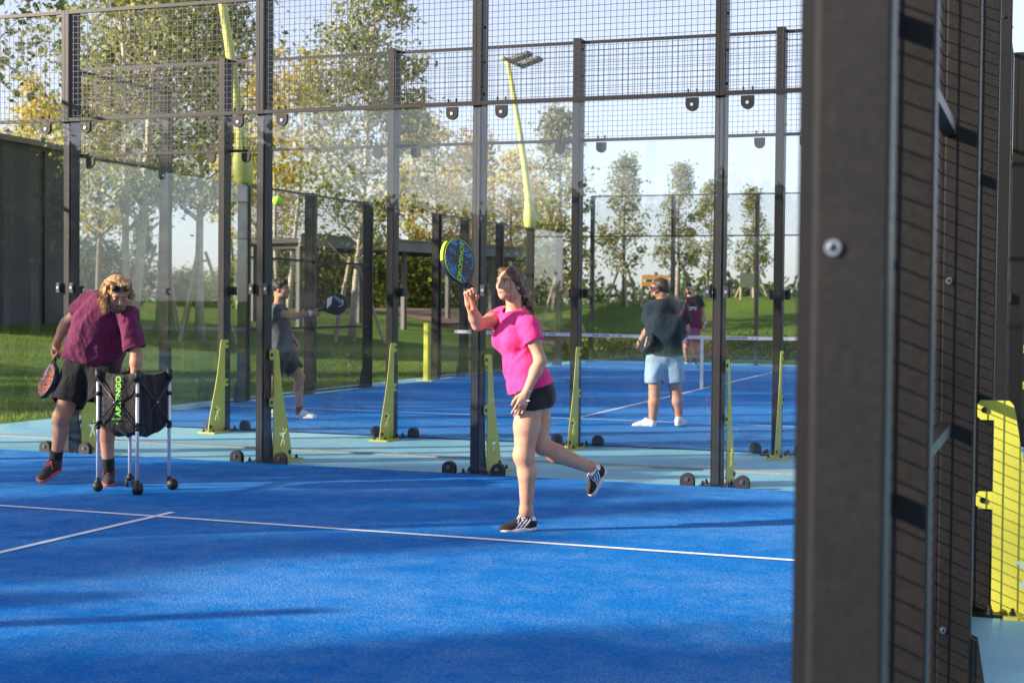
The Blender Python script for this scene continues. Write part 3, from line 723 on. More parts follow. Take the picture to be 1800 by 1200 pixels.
for x0 in np.arange(-4.2, 4.4, 1.15):
    x = x0
    for k in range(14):
        w_ = rr.choice((.018, .026, .034)); 
        if rr.random() < .85: b.box((x+w_/2, yn-.0075, hz(x)-.028+rr.choice((0, .003))), (w_, .001, rr.choice((.016, .02, .026))))
        x += w_+.012
b.build('printed_lettering', M['blue_ink'], tp)
b = MB(); b.tube([(-4.95, yn, hz(-4.9)-.012), (-4.45, yn, hz(-4.45)-.012)], .006, 6); b.tube([(4.95, yn, hz(4.9)-.012), (4.65, yn, hz(4.65)-.012)], .006, 6); b.build('net_cable', M['net'], nt_)
b = MB(); b.box((0, yn-.012, .44), (.055, .004, .88)); b.build('centre_strap', M['tape'], nt_)
for x in (-4.97, 4.97):
    b = MB(); b.box((x, yn, .51), (.11, .09, 1.04), None, .02); b.box((x, yn, .006), (.3, .26, .014)); b.build('net_post', M['lime'], nt_)
M['ball'] = simple('tennis_ball_felt', (.35, .70, .05), .9, 0, .1, 60, .3, 300)
def ball(p, lab):
    bm = bmesh.new(); bmesh.ops.create_uvsphere(bm, u_segments=20, v_segments=12, radius=.0335); me = bpy.data.meshes.new('tennis_ball'); bm.to_mesh(me); bm.free()
    me.materials.append(M['ball']); me.polygons.foreach_set('use_smooth', [True]*len(me.polygons)); o = put('tennis_ball', me); o.location = p; tag(o, lab, 'ball'); return o
ball(tuple(at(488, 353, 9.6)), 'bright green ball flying high above the young man')
# ================================================================== organic shapes: distance fields turned into one continuous surface
def unit(a): a = np.array(a, float); return a/(np.linalg.norm(a)+1e-12)
def cone(a, b, ra, rb=None, k=.02, lat=None, f=1., sub=False): return ('c', np.array(a, float), np.array(b, float), ra, ra if rb is None else rb, k, None if lat is None else unit(lat), f, sub)
def ell(c, rad, R=None, k=.015, sub=False): return ('e', np.array(c, float), np.array(rad, float), np.eye(3) if R is None else np.array(R, float), k, sub)
def plane(p, n): return ('p', np.array(p, float), unit(n))            # keep the side the normal points away from
def frame(f, up=(0, 0, 1)):
    """columns: right, forward, up"""
    y = unit(f); z = np.array(up, float); z = unit(z-y*(z @ y)); x = np.cross(y, z); return np.stack([x, y, z], 1)
_nz = np.random.default_rng(99).normal(0, 1, (32, 32, 32)).astype(np.float32)
def vnoise(X, Y, Z):
    r = []
    for c in (X, Y, Z):
        i = np.floor(c).astype(np.int32); t = c-i; r.append((i & 31, (i+1) & 31, t*t*(3-2*t)))
    (x0, x1, tx), (y0, y1, ty), (z0, z1, tz) = r
    g = lambda a, b, c: _nz[a, b, c]
    return ((g(x0, y0, z0)*(1-tx)+g(x1, y0, z0)*tx)*(1-ty)+(g(x0, y1, z0)*(1-tx)+g(x1, y1, z0)*tx)*ty)*(1-tz)+((g(x0, y0, z1)*(1-tx)+g(x1, y0, z1)*tx)*(1-ty)+(g(x0, y1, z1)*(1-tx)+g(x1, y1, z1)*tx)*ty)*tz
def sdf_mesh(name, prims, h, mats, grow=0., shell=0., cuts=(), sleeves=(), fold=None, mat_of=None, post=None):
    """prims joined smoothly; grow = swell; shell = hollow wall thickness; cuts = planes / shapes taken away at the end"""
    lo = np.full(3, 1e9); hi = -lo
    for p in list(prims)+[q for sv in sleeves for q in sv[0]]:
        if p[0] == 'c' and not p[8]:
            r = max(p[3], p[4])*max(1, p[7])+grow+.03
            for q in (p[1], p[2]): lo = np.minimum(lo, q-r); hi = np.maximum(hi, q+r)
        elif p[0] == 'e' and not p[5]:
            r = p[2].max()+grow+.03; lo = np.minimum(lo, p[1]-r); hi = np.maximum(hi, p[1]+r)
    n = np.ceil((hi-lo)/h).astype(int)+1
    ax = [(lo[i]+np.arange(n[i])*h).astype(np.float32) for i in range(3)]
    F = np.full(n, .5, np.float32)
    def sl(a, b):
        s = [slice(max(0, int((a[i]-lo[i])/h)), min(n[i], int((b[i]-lo[i])/h)+2)) for i in range(3)]
        return tuple(s), ax[0][s[0]][:, None, None], ax[1][s[1]][None, :, None], ax[2][s[2]][None, None, :]
    def dist(p, extra):
        if p[0] == 'c':
            _, a, b, ra, rb, k, lat, f, sub = p; r = (max(ra, rb)+grow)*max(1, f)+k+extra
            s, X, Y, Z = sl(np.minimum(a, b)-r, np.maximum(a, b)+r)
            dx, dy, dz = X-a[0], Y-a[1], Z-a[2]; ab = b-a
            if lat is not None:
                q = (dx*lat[0]+dy*lat[1]+dz*lat[2])*(1/f-1); dx = dx+q*lat[0]; dy = dy+q*lat[1]; dz = dz+q*lat[2]
                ab = ab+lat*((ab @ lat)*(1/f-1))
            t = np.clip((dx*ab[0]+dy*ab[1]+dz*ab[2])/max(ab @ ab, 1e-9), 0, 1)
            d = np.sqrt((dx-t*ab[0])**2+(dy-t*ab[1])**2+(dz-t*ab[2])**2)-(ra+(rb-ra)*t)-grow
            return s, d.astype(np.float32), k, sub
        _, c, rad, R, k, sub = p; rr = rad+(0 if sub else grow); m = rr.max()+k+extra
        s, X, Y, Z = sl(c-m, c+m); dx, dy, dz = X-c[0], Y-c[1], Z-c[2]
        q = [dx*R[0, i]+dy*R[1, i]+dz*R[2, i] for i in range(3)]
        k0 = np.sqrt(sum((q[i]/rr[i])**2 for i in range(3))); k1 = np.sqrt(sum((q[i]/rr[i]**2)**2 for i in range(3)))
        return s, (k0*(k0-1)/(k1+1e-9)).astype(np.float32), k, sub
    for p in prims:
        s, d, k, sub = dist(p, 3*h+shell)
        A = F[s]
        if sub: B = -d; hh = np.maximum(k-np.abs(A-B), 0)/k; F[s] = np.maximum(A, B)+hh*hh*k*.25
        else: hh = np.maximum(k-np.abs(A-d), 0)/k; F[s] = np.minimum(A, d)-hh*hh*k*.25
    for sp, sp0, sn, sr in sleeves:                              # tubes (sleeves, trouser legs) with a flat open end, joined to the main piece
        a_ = np.min([np.minimum(q[1], q[2])-max(q[3], q[4])*max(1, q[7])-grow-.06 for q in sp], 0); b_ = np.max([np.maximum(q[1], q[2])+max(q[3], q[4])*max(1, q[7])+grow+.06 for q in sp], 0)
        s, x, y, z = sl(a_, b_); FS = np.full(F[s].shape, .5, np.float32)
        for q in sp:
            _, a, b, ra, rb, k, lat, f, sub = q; dx, dy, dz = x-a[0], y-a[1], z-a[2]; ab = b-a
            t = np.clip((dx*ab[0]+dy*ab[1]+dz*ab[2])/max(ab @ ab, 1e-9), 0, 1)
            d = np.sqrt((dx-t*ab[0])**2+(dy-t*ab[1])**2+(dz-t*ab[2])**2)-(ra+(rb-ra)*t)-grow
            FS = np.minimum(FS, d)
        FS = np.maximum(FS, (x-sp0[0])*sn[0]+(y-sp0[1])*sn[1]+(z-sp0[2])*sn[2]).astype(np.float32)
        A = F[s]; hh = np.maximum(.03-np.abs(A-FS), 0)/.03; F[s] = np.minimum(A, FS)-hh*hh*.03*.25
    X, Y, Z = ax[0][:, None, None], ax[1][None, :, None], ax[2][None, None, :]
    if fold is not None:
        I = np.nonzero(np.abs(F) < .05); F[I] += fold(ax[0][I[0]], ax[1][I[1]], ax[2][I[2]]).astype(np.float32)
    if shell: F = np.maximum(F, -(F+shell))
    for sp, sp0, sn, sr in sleeves:                              # open the end
        s, x, y, z = sl(sp0-sr-.05, sp0+sr+.05); pl = (x-sp0[0])*sn[0]+(y-sp0[1])*sn[1]+(z-sp0[2])*sn[2]
        rr_ = np.sqrt(np.maximum((x-sp0[0])**2+(y-sp0[1])**2+(z-sp0[2])**2-pl*pl, 0))-(sr+grow-shell)
        F[s] = np.maximum(F[s], -np.maximum(rr_, np.abs(pl+.005)-shell*1.1-.012)).astype(np.float32)
    for c in cuts:
        if c[0] == 'p': F = np.maximum(F, ((X-c[1][0])*c[2][0]+(Y-c[1][1])*c[2][1]+(Z-c[1][2])*c[2][2]).astype(np.float32))
        elif c[0] == 'lp':                                   # a flat end cut round one limb only
            _, p0, nn, rad = c; s, x, y, z = sl(p0-.24, p0+.24)
            pl = (x-p0[0])*nn[0]+(y-p0[1])*nn[1]+(z-p0[2])*nn[2]
            ra_ = np.sqrt(np.maximum((x-p0[0])**2+(y-p0[1])**2+(z-p0[2])**2-pl*pl, 0))-rad
            F[s] = np.maximum(F[s], np.minimum(np.minimum(pl, -ra_), .22-pl).astype(np.float32))
        else: s, d, k, sub = dist(c, 3*h); F[s] = np.maximum(F[s], -d)
    F[[0, -1]] = .5; F[:, [0, -1]] = .5; F[:, :, [0, -1]] = .5
    # surface nets
    Sg = F < 0
    cnt = np.zeros(np.array(F.shape)-1, np.int8)
    for i in (0, 1):
        for j in (0, 1):
            for k in (0, 1): cnt += Sg[i:F.shape[0]-1+i, j:F.shape[1]-1+j, k:F.shape[2]-1+k]
    act = (cnt > 0) & (cnt < 8); idx = np.argwhere(act); ids = np.full(act.shape, -1, np.int32); ids[act] = np.arange(len(idx))
    cor = [(i, j, k) for i in (0, 1) for j in (0, 1) for k in (0, 1)]
    val = np.stack([F[idx[:, 0]+c[0], idx[:, 1]+c[1], idx[:, 2]+c[2]] for c in cor], 1)
    acc = np.zeros((len(idx), 3)); m = np.zeros(len(idx))
    for a in range(8):
        for b in range(a+1, 8):
            df = np.array(cor[b])-np.array(cor[a])
            if abs(df).sum() != 1: continue
            f0, f1 = val[:, a], val[:, b]; w = (f0 < 0) != (f1 < 0); t = np.where(w, f0/np.where(w, f0-f1, 1), 0)
            acc += (np.array(cor[a])+t[:, None]*df)*w[:, None]; m += w
    P = (idx+acc/m[:, None])*h+lo
    Q = []
    for a in range(3):
        b, c = (a+1) % 3, (a+2) % 3
        s0 = [slice(None)]*3; s1 = [slice(None)]*3; s0[a] = slice(0, -1); s1[a] = slice(1, None)
        d = Sg[tuple(s0)].astype(np.int8)-Sg[tuple(s1)].astype(np.int8); e = np.argwhere(d != 0); sg = d[tuple(e.T)]
        ok = (e[:, b] > 0) & (e[:, c] > 0); e = e[ok]; sg = sg[ok]
        def cell(ob, oc): q = e.copy(); q[:, b] += ob; q[:, c] += oc; return ids[tuple(q.T)]
        q = np.stack([cell(-1, -1), cell(0, -1), cell(0, 0), cell(-1, 0)], 1); q[sg < 0] = q[sg < 0][:, ::-1]; Q.append(q)
    Q = np.concatenate(Q); Q = Q[(Q >= 0).all(1)]
    if post is not None: P = post(P)
    mi = None if mat_of is None else mat_of(P[Q].mean(1))
    return fast_mesh(name, P, Q, mats, True, mi)

# ------------------------------------------------------------------ people materials
def skin(name, col):
    t = NT(name); c = t.coord(); n = t.noise(9, 4, .6, c); f = t.noise(260, 2, .5, c)
    m_ = t.noise(30, 4, .7, c); r = t.ramp(t.math('ADD', t.math('MULTIPLY', n.outputs[0], .6), t.math('MULTIPLY', m_.outputs[0], .4)), [(.32, (col[0]*.82, col[1]*.72, col[2]*.70, 1)), (.5, tuple(col)+(1,)), (.68, (col[0]*1.08, col[1]*1.13, col[2]*1.15, 1))])
    p = t.pbr(r.outputs[0], .56, 0, t.bump(t.math('ADD', f.outputs[0], m_.outputs[0]), .15, .003), .4)
    p.inputs['Subsurface Weight'].default_value = .15; p.inputs['Subsurface Radius'].default_value = (.012, .005, .003); p.inputs['Subsurface Scale'].default_value = .6
    return t.end(p)
def cloth(name, col, rough=.8, wr=.5, scale=(7, 7, 3.2), sheen=.15):
    t = NT(name); c = t.coord(); n = t.noise(5, 3, .6, c); w = t.noise(2.2, 5, .6, t.coord('Object', scale), 1.2); f = t.noise(700, 2, .5, c)
    r = t.ramp(n.outputs[0], [(.3, tuple(k*.88 for k in col)+(1,)), (.7, tuple(min(1, k*1.1) for k in col)+(1,))])
    hgt = t.math('ADD', t.math('MULTIPLY', w.outputs[0], 1.), t.math('MULTIPLY', f.outputs[0], .03))
    return t.end(t.pbr(r.outputs[0], rough, 0, t.bump(hgt, wr, .03), .25, sheen))
def hairmat(name, c1, c2, scale=(60, 60, 9)):
    t = NT(name); w = t.noise(1.5, 4, .65, t.coord('Object', scale), .4); r = t.ramp(w.outputs[0], [(.3, c1+(1,)), (.7, c2+(1,))])
    return t.end(t.pbr(r.outputs[0], .42, 0, t.bump(w.outputs[0], .7, .012), .5))
M['skin_w'] = skin('fair_skin', (.54, .285, .18)); M['skin_m'] = skin('tanned_skin', (.47, .24, .15)); M['skin_f'] = skin('light_tan_skin', (.50, .265, .17))
M['eye_w'] = simple('eye_white', (.70, .67, .64), .2, 0, .03, 50, .0, 50); M['iris'] = simple('brown_iris', (.07, .04, .025), .15, 0, .1, 300, .0, 50); M['lip'] = simple('lip', (.42, .10, .10), .45, 0, .1, 60, .05, 300); M['lipm'] = simple('lip_tan', (.40, .17, .13), .5, 0, .1, 60, .05, 300)
M['brow'] = simple('dark_brow', (.06, .035, .025), .7, 0, .2, 200, .1, 300)
M['lens_dark'] = simple('dark_sunglass', (.012, .012, .014), .12, 0, .05, 20, .0, 50)
# ------------------------------------------------------------------ body building
def head_prims(c, R, s=1., male=False):
    """c = centre of the skull, R = columns right / forward / up"""
    c = np.array(c, float); L = lambda x, y, z: c+R @ (np.array([x, y, z])*s)
    e = lambda p, r, k=.012, sub=False: ell(L(*p), np.array(r)*s, R, k, sub)
    j = .004 if male else 0
    P = [e((0, -.012, .028), (.073, .092, .086), .01), e((0, .030, -.022), (.060+j, .066, .072), .03), e((0, .048, -.062), (.044+j*1.5, .044, .042), .022), e((0, .070, -.088-j), (.022+j, .020, .019), .02),
         e((0, -.035, -.05), (.052, .05, .06), .03)]
    for q in (-1, 1):
        P += [e((q*.040, .066, -.020), (.021, .018, .018), .02), e((q*.048+q*j, .022, -.070), (.016, .034, .022), .025), e((q*.074, -.004, -.010), (.008, .019, .030), .006)]
    P += [e((0, .076, .030), (.050, .018, .014), .016)]
    for q in (-1, 1): P += [e((q*.031, .102, .004), (.016, .015, .010), .010, True)]
    P += [cone(L(0, .090, .014), L(0, .111, -.026), .0078*s, .0112*s, .010), e((-.011, .099, -.031), (.008, .009, .0075), .005), e((.011, .099, -.031), (.008, .009, .0075), .005)]
    P += [e((0, .0895, -.0545), (.021, .0095, .0055), .006), e((0, .088, -.0655), (.019, .0095, .0062), .006), e((0, .101, -.060), (.020, .004, .0016), .003, True)]
    return P
def hand_prims(w, d, n, side, curl=(20, 25, 20), spread=6, s=1., thumb=None, rb=1.):
    """w wrist, d towards the knuckles, n = back of the hand, side = +1 if the thumb lies at d x n"""
    d = unit(d); n = np.array(n, float); n = unit(n-d*(n @ d)); t = unit(np.cross(d, n))*side; w = np.array(w, float); P = []
    P.append(cone(w-d*.01*s, w+d*.03*s, .021*s*rb, .022*s, .012, t, 1.25))
    for i, (o, ln, r) in enumerate(((.027, .92, .0088), (.009, 1.0, .0092), (-.010, .95, .0088), (-.028, .76, .0078))):
        kn = w+d*(.088-.006*abs(i-1))*s+t*o*s; P.append(cone(w+d*.02*s+t*o*.6*s, kn, .0135*s, .0112*s, .010))
        a = 0; p = kn; fan = math.radians(spread)*(1.5-i)
        d0 = unit(d*math.cos(fan)+t*math.sin(fan))
        cur = curl[i] if isinstance(curl[0], (list, tuple)) else curl
        for j, (L, r0, r1) in enumerate(((.044, 1.02, .95), (.027, .95, .88), (.021, .88, .74))):
            a += math.radians(cur[j]); q = p+(d0*math.cos(a)-n*math.sin(a))*L*ln*s
            P.append(cone(p, q, r*r0*s, r*r1*s, .004)); p = q
    tb = thumb or ((.55, .75, -.35), (.85, .35, -.40), (.9, .0, -.45))
    p = w+d*.018*s+t*.020*s
    for (a, b, c), L, r0, r1 in zip(tb, (.042, .034, .027), (.0145, .0108, .0098), (.0112, .0100, .0078)):
        v = unit(d*a+t*b+n*c); q = p+v*L*s; P.append(cone(p, q, r0*s, r1*s, .008)); p = q
    return P
def limb(a, b, c, r, bulge=(0, 0, 0), k=.025):
    """two bones a-b-c with radii r = (top, mid, above joint, joint, mid lower, low); bulge = where the muscle of the lower part sits"""
    a, b, c = [np.array(q, float) for q in (a, b, c)]; m1 = a*.55+b*.45; m2 = b*.68+c*.32+np.array(bulge)
    return [cone(a, m1, r[0], r[1], k), cone(m1, b, r[1], r[2], k), cone(b, m2, r[3], r[4], k), cone(m2, c, r[4], r[5], k)]
class Person:
    def __init__(s, name_label, D0, foot_px, group=None):
        s.D = D0; f = at(foot_px[0], foot_px[1], D0); f[2] = 0; s.o = f
        s.root = thing('person', tuple(f), name_label, 'person', group, YAW)
        s.Ri = np.array([[math.cos(YAW), math.sin(YAW), 0], [-math.sin(YAW), math.cos(YAW), 0], [0, 0, 1]])
    def J(s, x, y, dd=0.): return s.Ri @ (at(x, y, s.D+dd)-s.o)
    def add(s, name, me, label=None, parent=None):
        o = bpy.data.objects.new(name, me); COL.objects.link(o); o.parent = parent or s.root
        if label: o['label'] = label
        return o
    def W(s, p): return s.o+s.Ri.T @ np.array(p, float)
def folds(seed, amp, freq, d=(0, 0, 1), stretch=3., ridged=True):
    """wrinkles running along d"""
    d = unit(d); u = unit(np.cross(d, (.3, .5, .8))); v = np.cross(d, u); r = np.random.default_rng(seed).uniform(0, 30, 3)
    def f(x, y, z):
        a = (x*d[0]+y*d[1]+z*d[2])*freq/stretch+r[0]; b = (x*u[0]+y*u[1]+z*u[2])*freq+r[1]; c = (x*v[0]+y*v[1]+z*v[2])*freq+r[2]
        n = vnoise(a+.3*b, b, c); n2 = vnoise(a*2.1+7, b*2.1, c*2.1)
        return amp*((np.abs(n)*1.4-.8) if ridged else -n*.8)-amp*.3*n2
    return f
def add_folds(*fs): return lambda x, y, z: sum(f(x, y, z) for f in fs)
def shoe(P, heel, toe, up, mats, mat_of, h=.0035, s=1., name='shoe', label=None, laces=None):
    """heel and toe: ends of the sole on the ground side; up: out of the foot"""
    heel = np.array(heel, float); toe = np.array(toe, float); x = unit(toe-heel); z = np.array(up, float); z = unit(z-x*(z @ x)); y = np.cross(z, x)
    L = np.linalg.norm(toe-heel); k = s
    R = np.stack([x, y, z], 1); W = lambda a, b, c: heel+x*a*L+y*b*k+z*c*k
    e = lambda p, r, kk=.02: ell(W(*p), (r[0]*L, r[1]*k, r[2]*k), R, kk)
    pr = [e((.17, 0, .045), (.16, .034, .050)), cone(W(.18, 0, .055), W(.30, 0, .075), .033*k, .034*k, .02, y, .95), cone(W(.25, 0, .045), W(.62, 0, .036), .040*k, .035*k, .03, y, .95), e((.74, .003, .026), (.24, .042, .033), .02),
          cone(W(.33, 0, .08), W(.52, 0, .062), .016*k, .013*k, .02, y, 1.3)]
    up_cut = [ell(W(.20, 0, .112), (.036, .028, .036), R)]
    me = sdf_mesh(name, pr, h, mats, mat_of=(lambda c: mat_of((c-heel) @ R/np.array([L, k, k]))), cuts=[plane(W(0, 0, .004), -z)]+up_cut)
    o = P.add(name, me, label)
    sl = [cone(W(.17, 0, .012), W(.5, -.001, .012), .036*k, .036*k, .02, y, 1.05), cone(W(.5, 0, .012), W(.80, .003, .012), .036*k, .042*k, .03, y, 1.08)]
    me = sdf_mesh('sole', sl, h, mats[-1], cuts=[plane(W(0, 0, 0), -z), plane(W(0, 0, .024), z)])
    P.add('sole', me, None, o)
    if laces is not None:
        b = MB()
        for i in range(5):
            t = .42+.065*i; zz = .090-.0085*i-.0012*i*i
            for q in (-1, 1): b.tube([W(t, -q*.020, zz-.006), W(t+.02, 0, zz+.004), W(t+.045, q*.020, zz-.012)], .0034*k, 6)
        for q in (-1, 1): b.tube([W(.40, 0, .094), W(.42, q*.022, .108), W(.46, q*.034, .094), W(.43, q*.012, .092)], .003*k, 6); b.tube([W(.40, 0, .094), W(.48, q*.03, .085), W(.52, q*.044, .06)], .0028*k, 6)
        P.add('laces', b.mesh('laces', laces, True), None, o)
    return o
def face_bits(P, c, R, s, eyes=True, brow=None, lip=None, shades=None, up_on_head=False):
    L = lambda x, y, z: np.array(c)+R @ (np.array([x, y, z])*s)
    if eyes == 'closed':
        for q in (-1, 1):
            b = MB(); b.tube([L(q*.018, .0925, -.002), L(q*.031, .0965, -.0045), L(q*.045, .0885, -.001)], [.0014*s, .0020*s, .0012*s], 5); P.add('eyelash', b.mesh('eyelash', M['brow'], True))
    elif eyes:
        for q in (-1, 1):
            pr = [ell(L(q*.031, .0865, .0035), np.array([.0125, .0065, .0062])*s, R)]
            P.add('eye', sdf_mesh('eye', pr, .0015, [M['eye_w'], M['iris']], mat_of=lambda cc: ((np.abs((cc-L(q*.031, .09, .0045)) @ R[:, 0]) < .0048*s) & (np.abs((cc-L(q*.031, .09, .004)) @ R[:, 2]) < .0052*s)).astype(int)))
            b = MB(); b.tube([L(q*.016, .0925, .0100), L(q*.024, .0955, .0118), L(q*.034, .0945, .0112), L(q*.046, .0865, .0065)], [.0012*s, .0016*s, .0016*s, .0009*s], 5); P.add('eyelash', b.mesh('eyelash', M['brow'], True))
    if brow:
        for q in (-1, 1):
            b = MB(); b.tube([L(q*.014, .0955, .0235), L(q*.026, .0960, .0275), L(q*.040, .0890, .0275), L(q*.052, .076, .0215)], [.0024*s, .0032*s, .0028*s, .0012*s], 6); P.add('eyebrow', b.mesh('eyebrow', brow, True))
    if lip:
        pr = [ell(L(0, .0935, -.0550), np.array([.0205, .0090, .0046])*s, R, .003), ell(L(0, .0920, -.0650), np.array([.0175, .0092, .0054])*s, R, .003), ell(L(0, .1040, -.0600), np.array([.024, .0045, .0011])*s, R, .002, True)]
        P.add('lips', sdf_mesh('lips', pr, .0015, lip))
    if shades is not None:
        b = MB(); oy, oz, tilt = shades
        Lr = lambda x, y, z: L(x, y*math.cos(tilt)-z*math.sin(tilt)+oy, y*math.sin(tilt)+z*math.cos(tilt)+oz)
        for q in (-1, 1):
            out = [(q*.008, .011), (q*.030, .019), (q*.055, .015), (q*.062, .002), (q*.052, -.018), (q*.030, -.022), (q*.012, -.012)]
            f1 = [Lr(x, .103-abs(x)*.35-(abs(x)/.06)**2*.006, z) for x, z in out]; f2 = [p-R[:, 1]*.006*s for p in f1]; n = len(out)
            b.add(f1+f2, [tuple(range(n)), tuple(range(2*n-1, n-1, -1))]+[(i, (i+1) % n, n+(i+1) % n, n+i) for i in range(n)])
            b.tube([Lr(q*.060, .078, .006), Lr(q*.078, .04, .010), Lr(q*.082, -.02, .004), Lr(q*.080, -.035, -.012)], .0034*s, 6)
        b.tube([Lr(-.010, .101, .004), Lr(0, .104, .008), Lr(.010, .101, .004)], .003*s, 6)
        P.add('sunglasses', b.mesh('sunglasses', M['lens_dark'], False))
# ================================================================== the five players
u3 = lambda *a: np.array(a, float)
M['hair_w'] = hairmat('brown_hair', (.045, .019, .010), (.17, .070, .032)); M['hair_m'] = hairmat('sandy_hair', (.30, .145, .045), (.66, .39, .15)); M['hair_d'] = hairmat('dark_hair', (.010, .008, .007), (.035, .024, .018)); M['hair_b'] = hairmat('short_brown_hair', (.035, .02, .012), (.10, .055, .03))
def shr(pr, d=.016): return [(q[:3]+(max(.02, q[3]-d), max(.02, q[4]-d))+q[5:]) if q[0] == 'c' else q for q in pr]
def torso(pel, chest, neck, lat_p, lat_c, w, fem=False, fwd=(0, -1, 0)):
    """pelvis, chest and neck-base centres; lat_* point to the person's right; w = widths"""
    wp, dp, ww, dw, wc, dc = w; lat_p = unit(lat_p); lat_c = unit(lat_c); lm = unit(lat_p+lat_c); fwd = unit(fwd)
    waist = pel*.46+chest*.54; bt = pel-(chest-pel)*.10
    P = [cone(bt, pel*.7+waist*.3, dp, dp*.96, .05, lat_p, wp/dp), cone(pel*.7+waist*.3, waist, dp*.94, dw, .05, lm, ww/dw),
         cone(waist, chest, dw, dc, .05, lat_c, wc/dc), cone(chest, chest*.45+neck*.55, dc, dc*.74, .05, lat_c, wc/dc)]
    return P
# ---------------------------------------------------------------- woman in pink
p = Person('woman in pink t-shirt and black shorts lunging with a raised blue racket', 9.08, (912, 930)); J = p.J
FW = unit((-.84, -.54, 0)); RT = np.cross(FW, (0, 0, 1))           # her front and her right
pel = J(935, 690, .0); che = J(905, 592, -.01); nek = J(904, 548, .0)
shR = J(884, 557, .13); elR = J(840, 570, -.06); wrR = J(825, 533, -.17)
shL = J(929, 570, -.13); elL = J(950, 634, -.17); wrL = J(925, 690, -.20)
hpL = J(930, 708, -.085); knL = J(921, 801, -.11); anL = J(925, 896, -.06)
hpR = J(942, 704, .08); knR = J(948, 780, .02); anR = J(1040, 822, .12)
hd = J(897, 499, -.015); HF = unit((-.68, -.74, .05)); HR = frame(HF, (-.05, .0, 1))
TW = torso(pel, che, nek, RT, RT, (.140, .102, .106, .079, .120, .081), True)
BUST = [ell(che+FW*.054+RT*.058+u3(0, 0, -.018), (.047, .047, .052), None, .05), ell(che+FW*.054-RT*.058+u3(0, 0, -.018), (.047, .047, .052), None, .05)]
armR = limb(shR, elR, wrR, (.047, .042, .036, .036, .036, .0255)); armL = limb(shL, elL, wrL, (.046, .041, .035, .036, .036, .0250))
SH = [cone(nek-u3(0, 0, .02), shR, .055, .046, .04), cone(nek-u3(0, 0, .02), shL, .055, .046, .04)]
legL = limb(hpL, knL, anL, (.089, .079, .060, .060, .056, .036), (.016, -.0, 0)); legR = limb(hpR, knR, anR, (.089, .079, .060, .058, .056, .036), (-.0, .0, -.012))
knee = [ell(knL+u3(-.022, -.008, .005), (.036, .036, .045), None, .03)]
footL = [cone(anL, J(915, 921, -.06), .035, .020, .03), cone(anL, J(934, 918, -.05), .036, .026, .02)]
footR = [cone(anR, J(1046, 842, .12), .034, .018, .03), cone(anR, J(1056, 824, .12), .035, .024, .02)]
gripd = unit(J(803, 452, -.24)-J(824, 519, -.19))                      # along the racket, grip to head
hR = hand_prims(wrR, unit(J(824, 506, -.20)-wrR), unit((-.45, .75, .3)), -1, ((55, 88, 60), (62, 90, 60), (68, 92, 60), (74, 94, 60)), 2, .92, ((.45, .55, -.7), (.55, -.25, -.8), (.45, -.65, -.6)))
hL = hand_prims(wrL, unit(J(915, 716, -.20)-wrL), unit((.22, -.97, .05)), 1, ((8, 14, 10), (10, 18, 14), (14, 22, 16), (18, 24, 18)), 5, .92, ((.75, .6, -.25), (.95, .25, -.2), (.98, .1, -.2)))
NK = [cone(nek-u3(0, 0, .01), hd+HR @ u3(0, -.022, -.06), .049, .045, .025)]
me = sdf_mesh('body', shr(TW+SH)+NK+armR+armL+legL+legR+knee+footL+footR+hR+hL+head_prims(hd, HR, .93), .0045, M['skin_w'])
p.add('body', me)
face_bits(p, hd, HR, .93, True, M['brow'], M['lip'])
M['pink'] = cloth('hot_pink_jersey', (.94, .042, .225), .75, .55, (5, 5, 3))
sl = lambda sh, el, f, r0, r1: [cone(sh, sh+(el-sh)*f, r0, r1, .03)]
hemp = J(935, 684, 0); hemn = unit(hemp-che)
SHIRT = TW+BUST+SH+[cone(che*.5+pel*.5, pel-(che-pel)*.16, .088, .114, .05, RT, 1.32)]
SLV = lambda fr, fl, r0, r1, ex=.2: [(sl(shR, elR, fr+ex, r0, r1), shR+(elR-shR)*fr, unit(elR-shR), r1), (sl(shL, elL, fl+ex, r0, r1), shL+(elL-shL)*fl, unit(elL-shL), r1)]
LEGS = lambda fr, fl, r0, r1: [([cone(hpR, hpR+(knR-hpR)*(fr+.2), r0, r1, .05)], hpR+(knR-hpR)*fr, unit(knR-hpR), r1), ([cone(hpL, hpL+(knL-hpL)*(fl+.2), r0, r1, .05)], hpL+(knL-hpL)*fl, unit(knL-hpL), r1)]
cutW = [plane(J(933, 683, 0), unit((.30, 0, -1.))), ell(nek+FW*.020+u3(0, 0, .035), (.066, .066, .052), None)]
me = sdf_mesh('shirt', SHIRT, .005, M['pink'], grow=.010, shell=.010, cuts=cutW, sleeves=SLV(.42, .46, .047, .050), fold=add_folds(folds(1, .0065, 8, (.45, .1, 1), 3.2), folds(2, .004, 17, (.8, 0, .5), 3.4)))
p.add('shirt', me)
M['black_knit'] = cloth('black_sports_fabric', (.012, .012, .016), .7, .4); M['black_cloth'] = cloth('black_shorts_fabric', (.014, .013, .015), .8, .6)
SHORT = TW[:2]+[ell(pel+u3(.045, .02, -.01), (.10, .12, .10), None, .05)]
me = sdf_mesh('shorts', SHORT, .005, M['black_knit'], grow=.006, shell=.008, cuts=[plane(pel+(che-pel)*.22, unit(che-pel)), plane(J(930, 719, 0), u3(.12, 0, -1))], sleeves=LEGS(.17, .15, .095, .088), fold=folds(4, .003, 14))
so_ = p.add('shorts', me)
b = MB(); c0 = J(928, 704, -.215); b.box(c0, (.022, .003, .007)); p.add('small_mark', b.mesh('small_mark', M['white']), None, so_)
HL = lambda x, y, z: hd+HR @ (u3(x, y, z)*.93)
hp = [ell(HL(0, -.018, .028), u3(.080, .098, .090)*.93, HR, .01)]
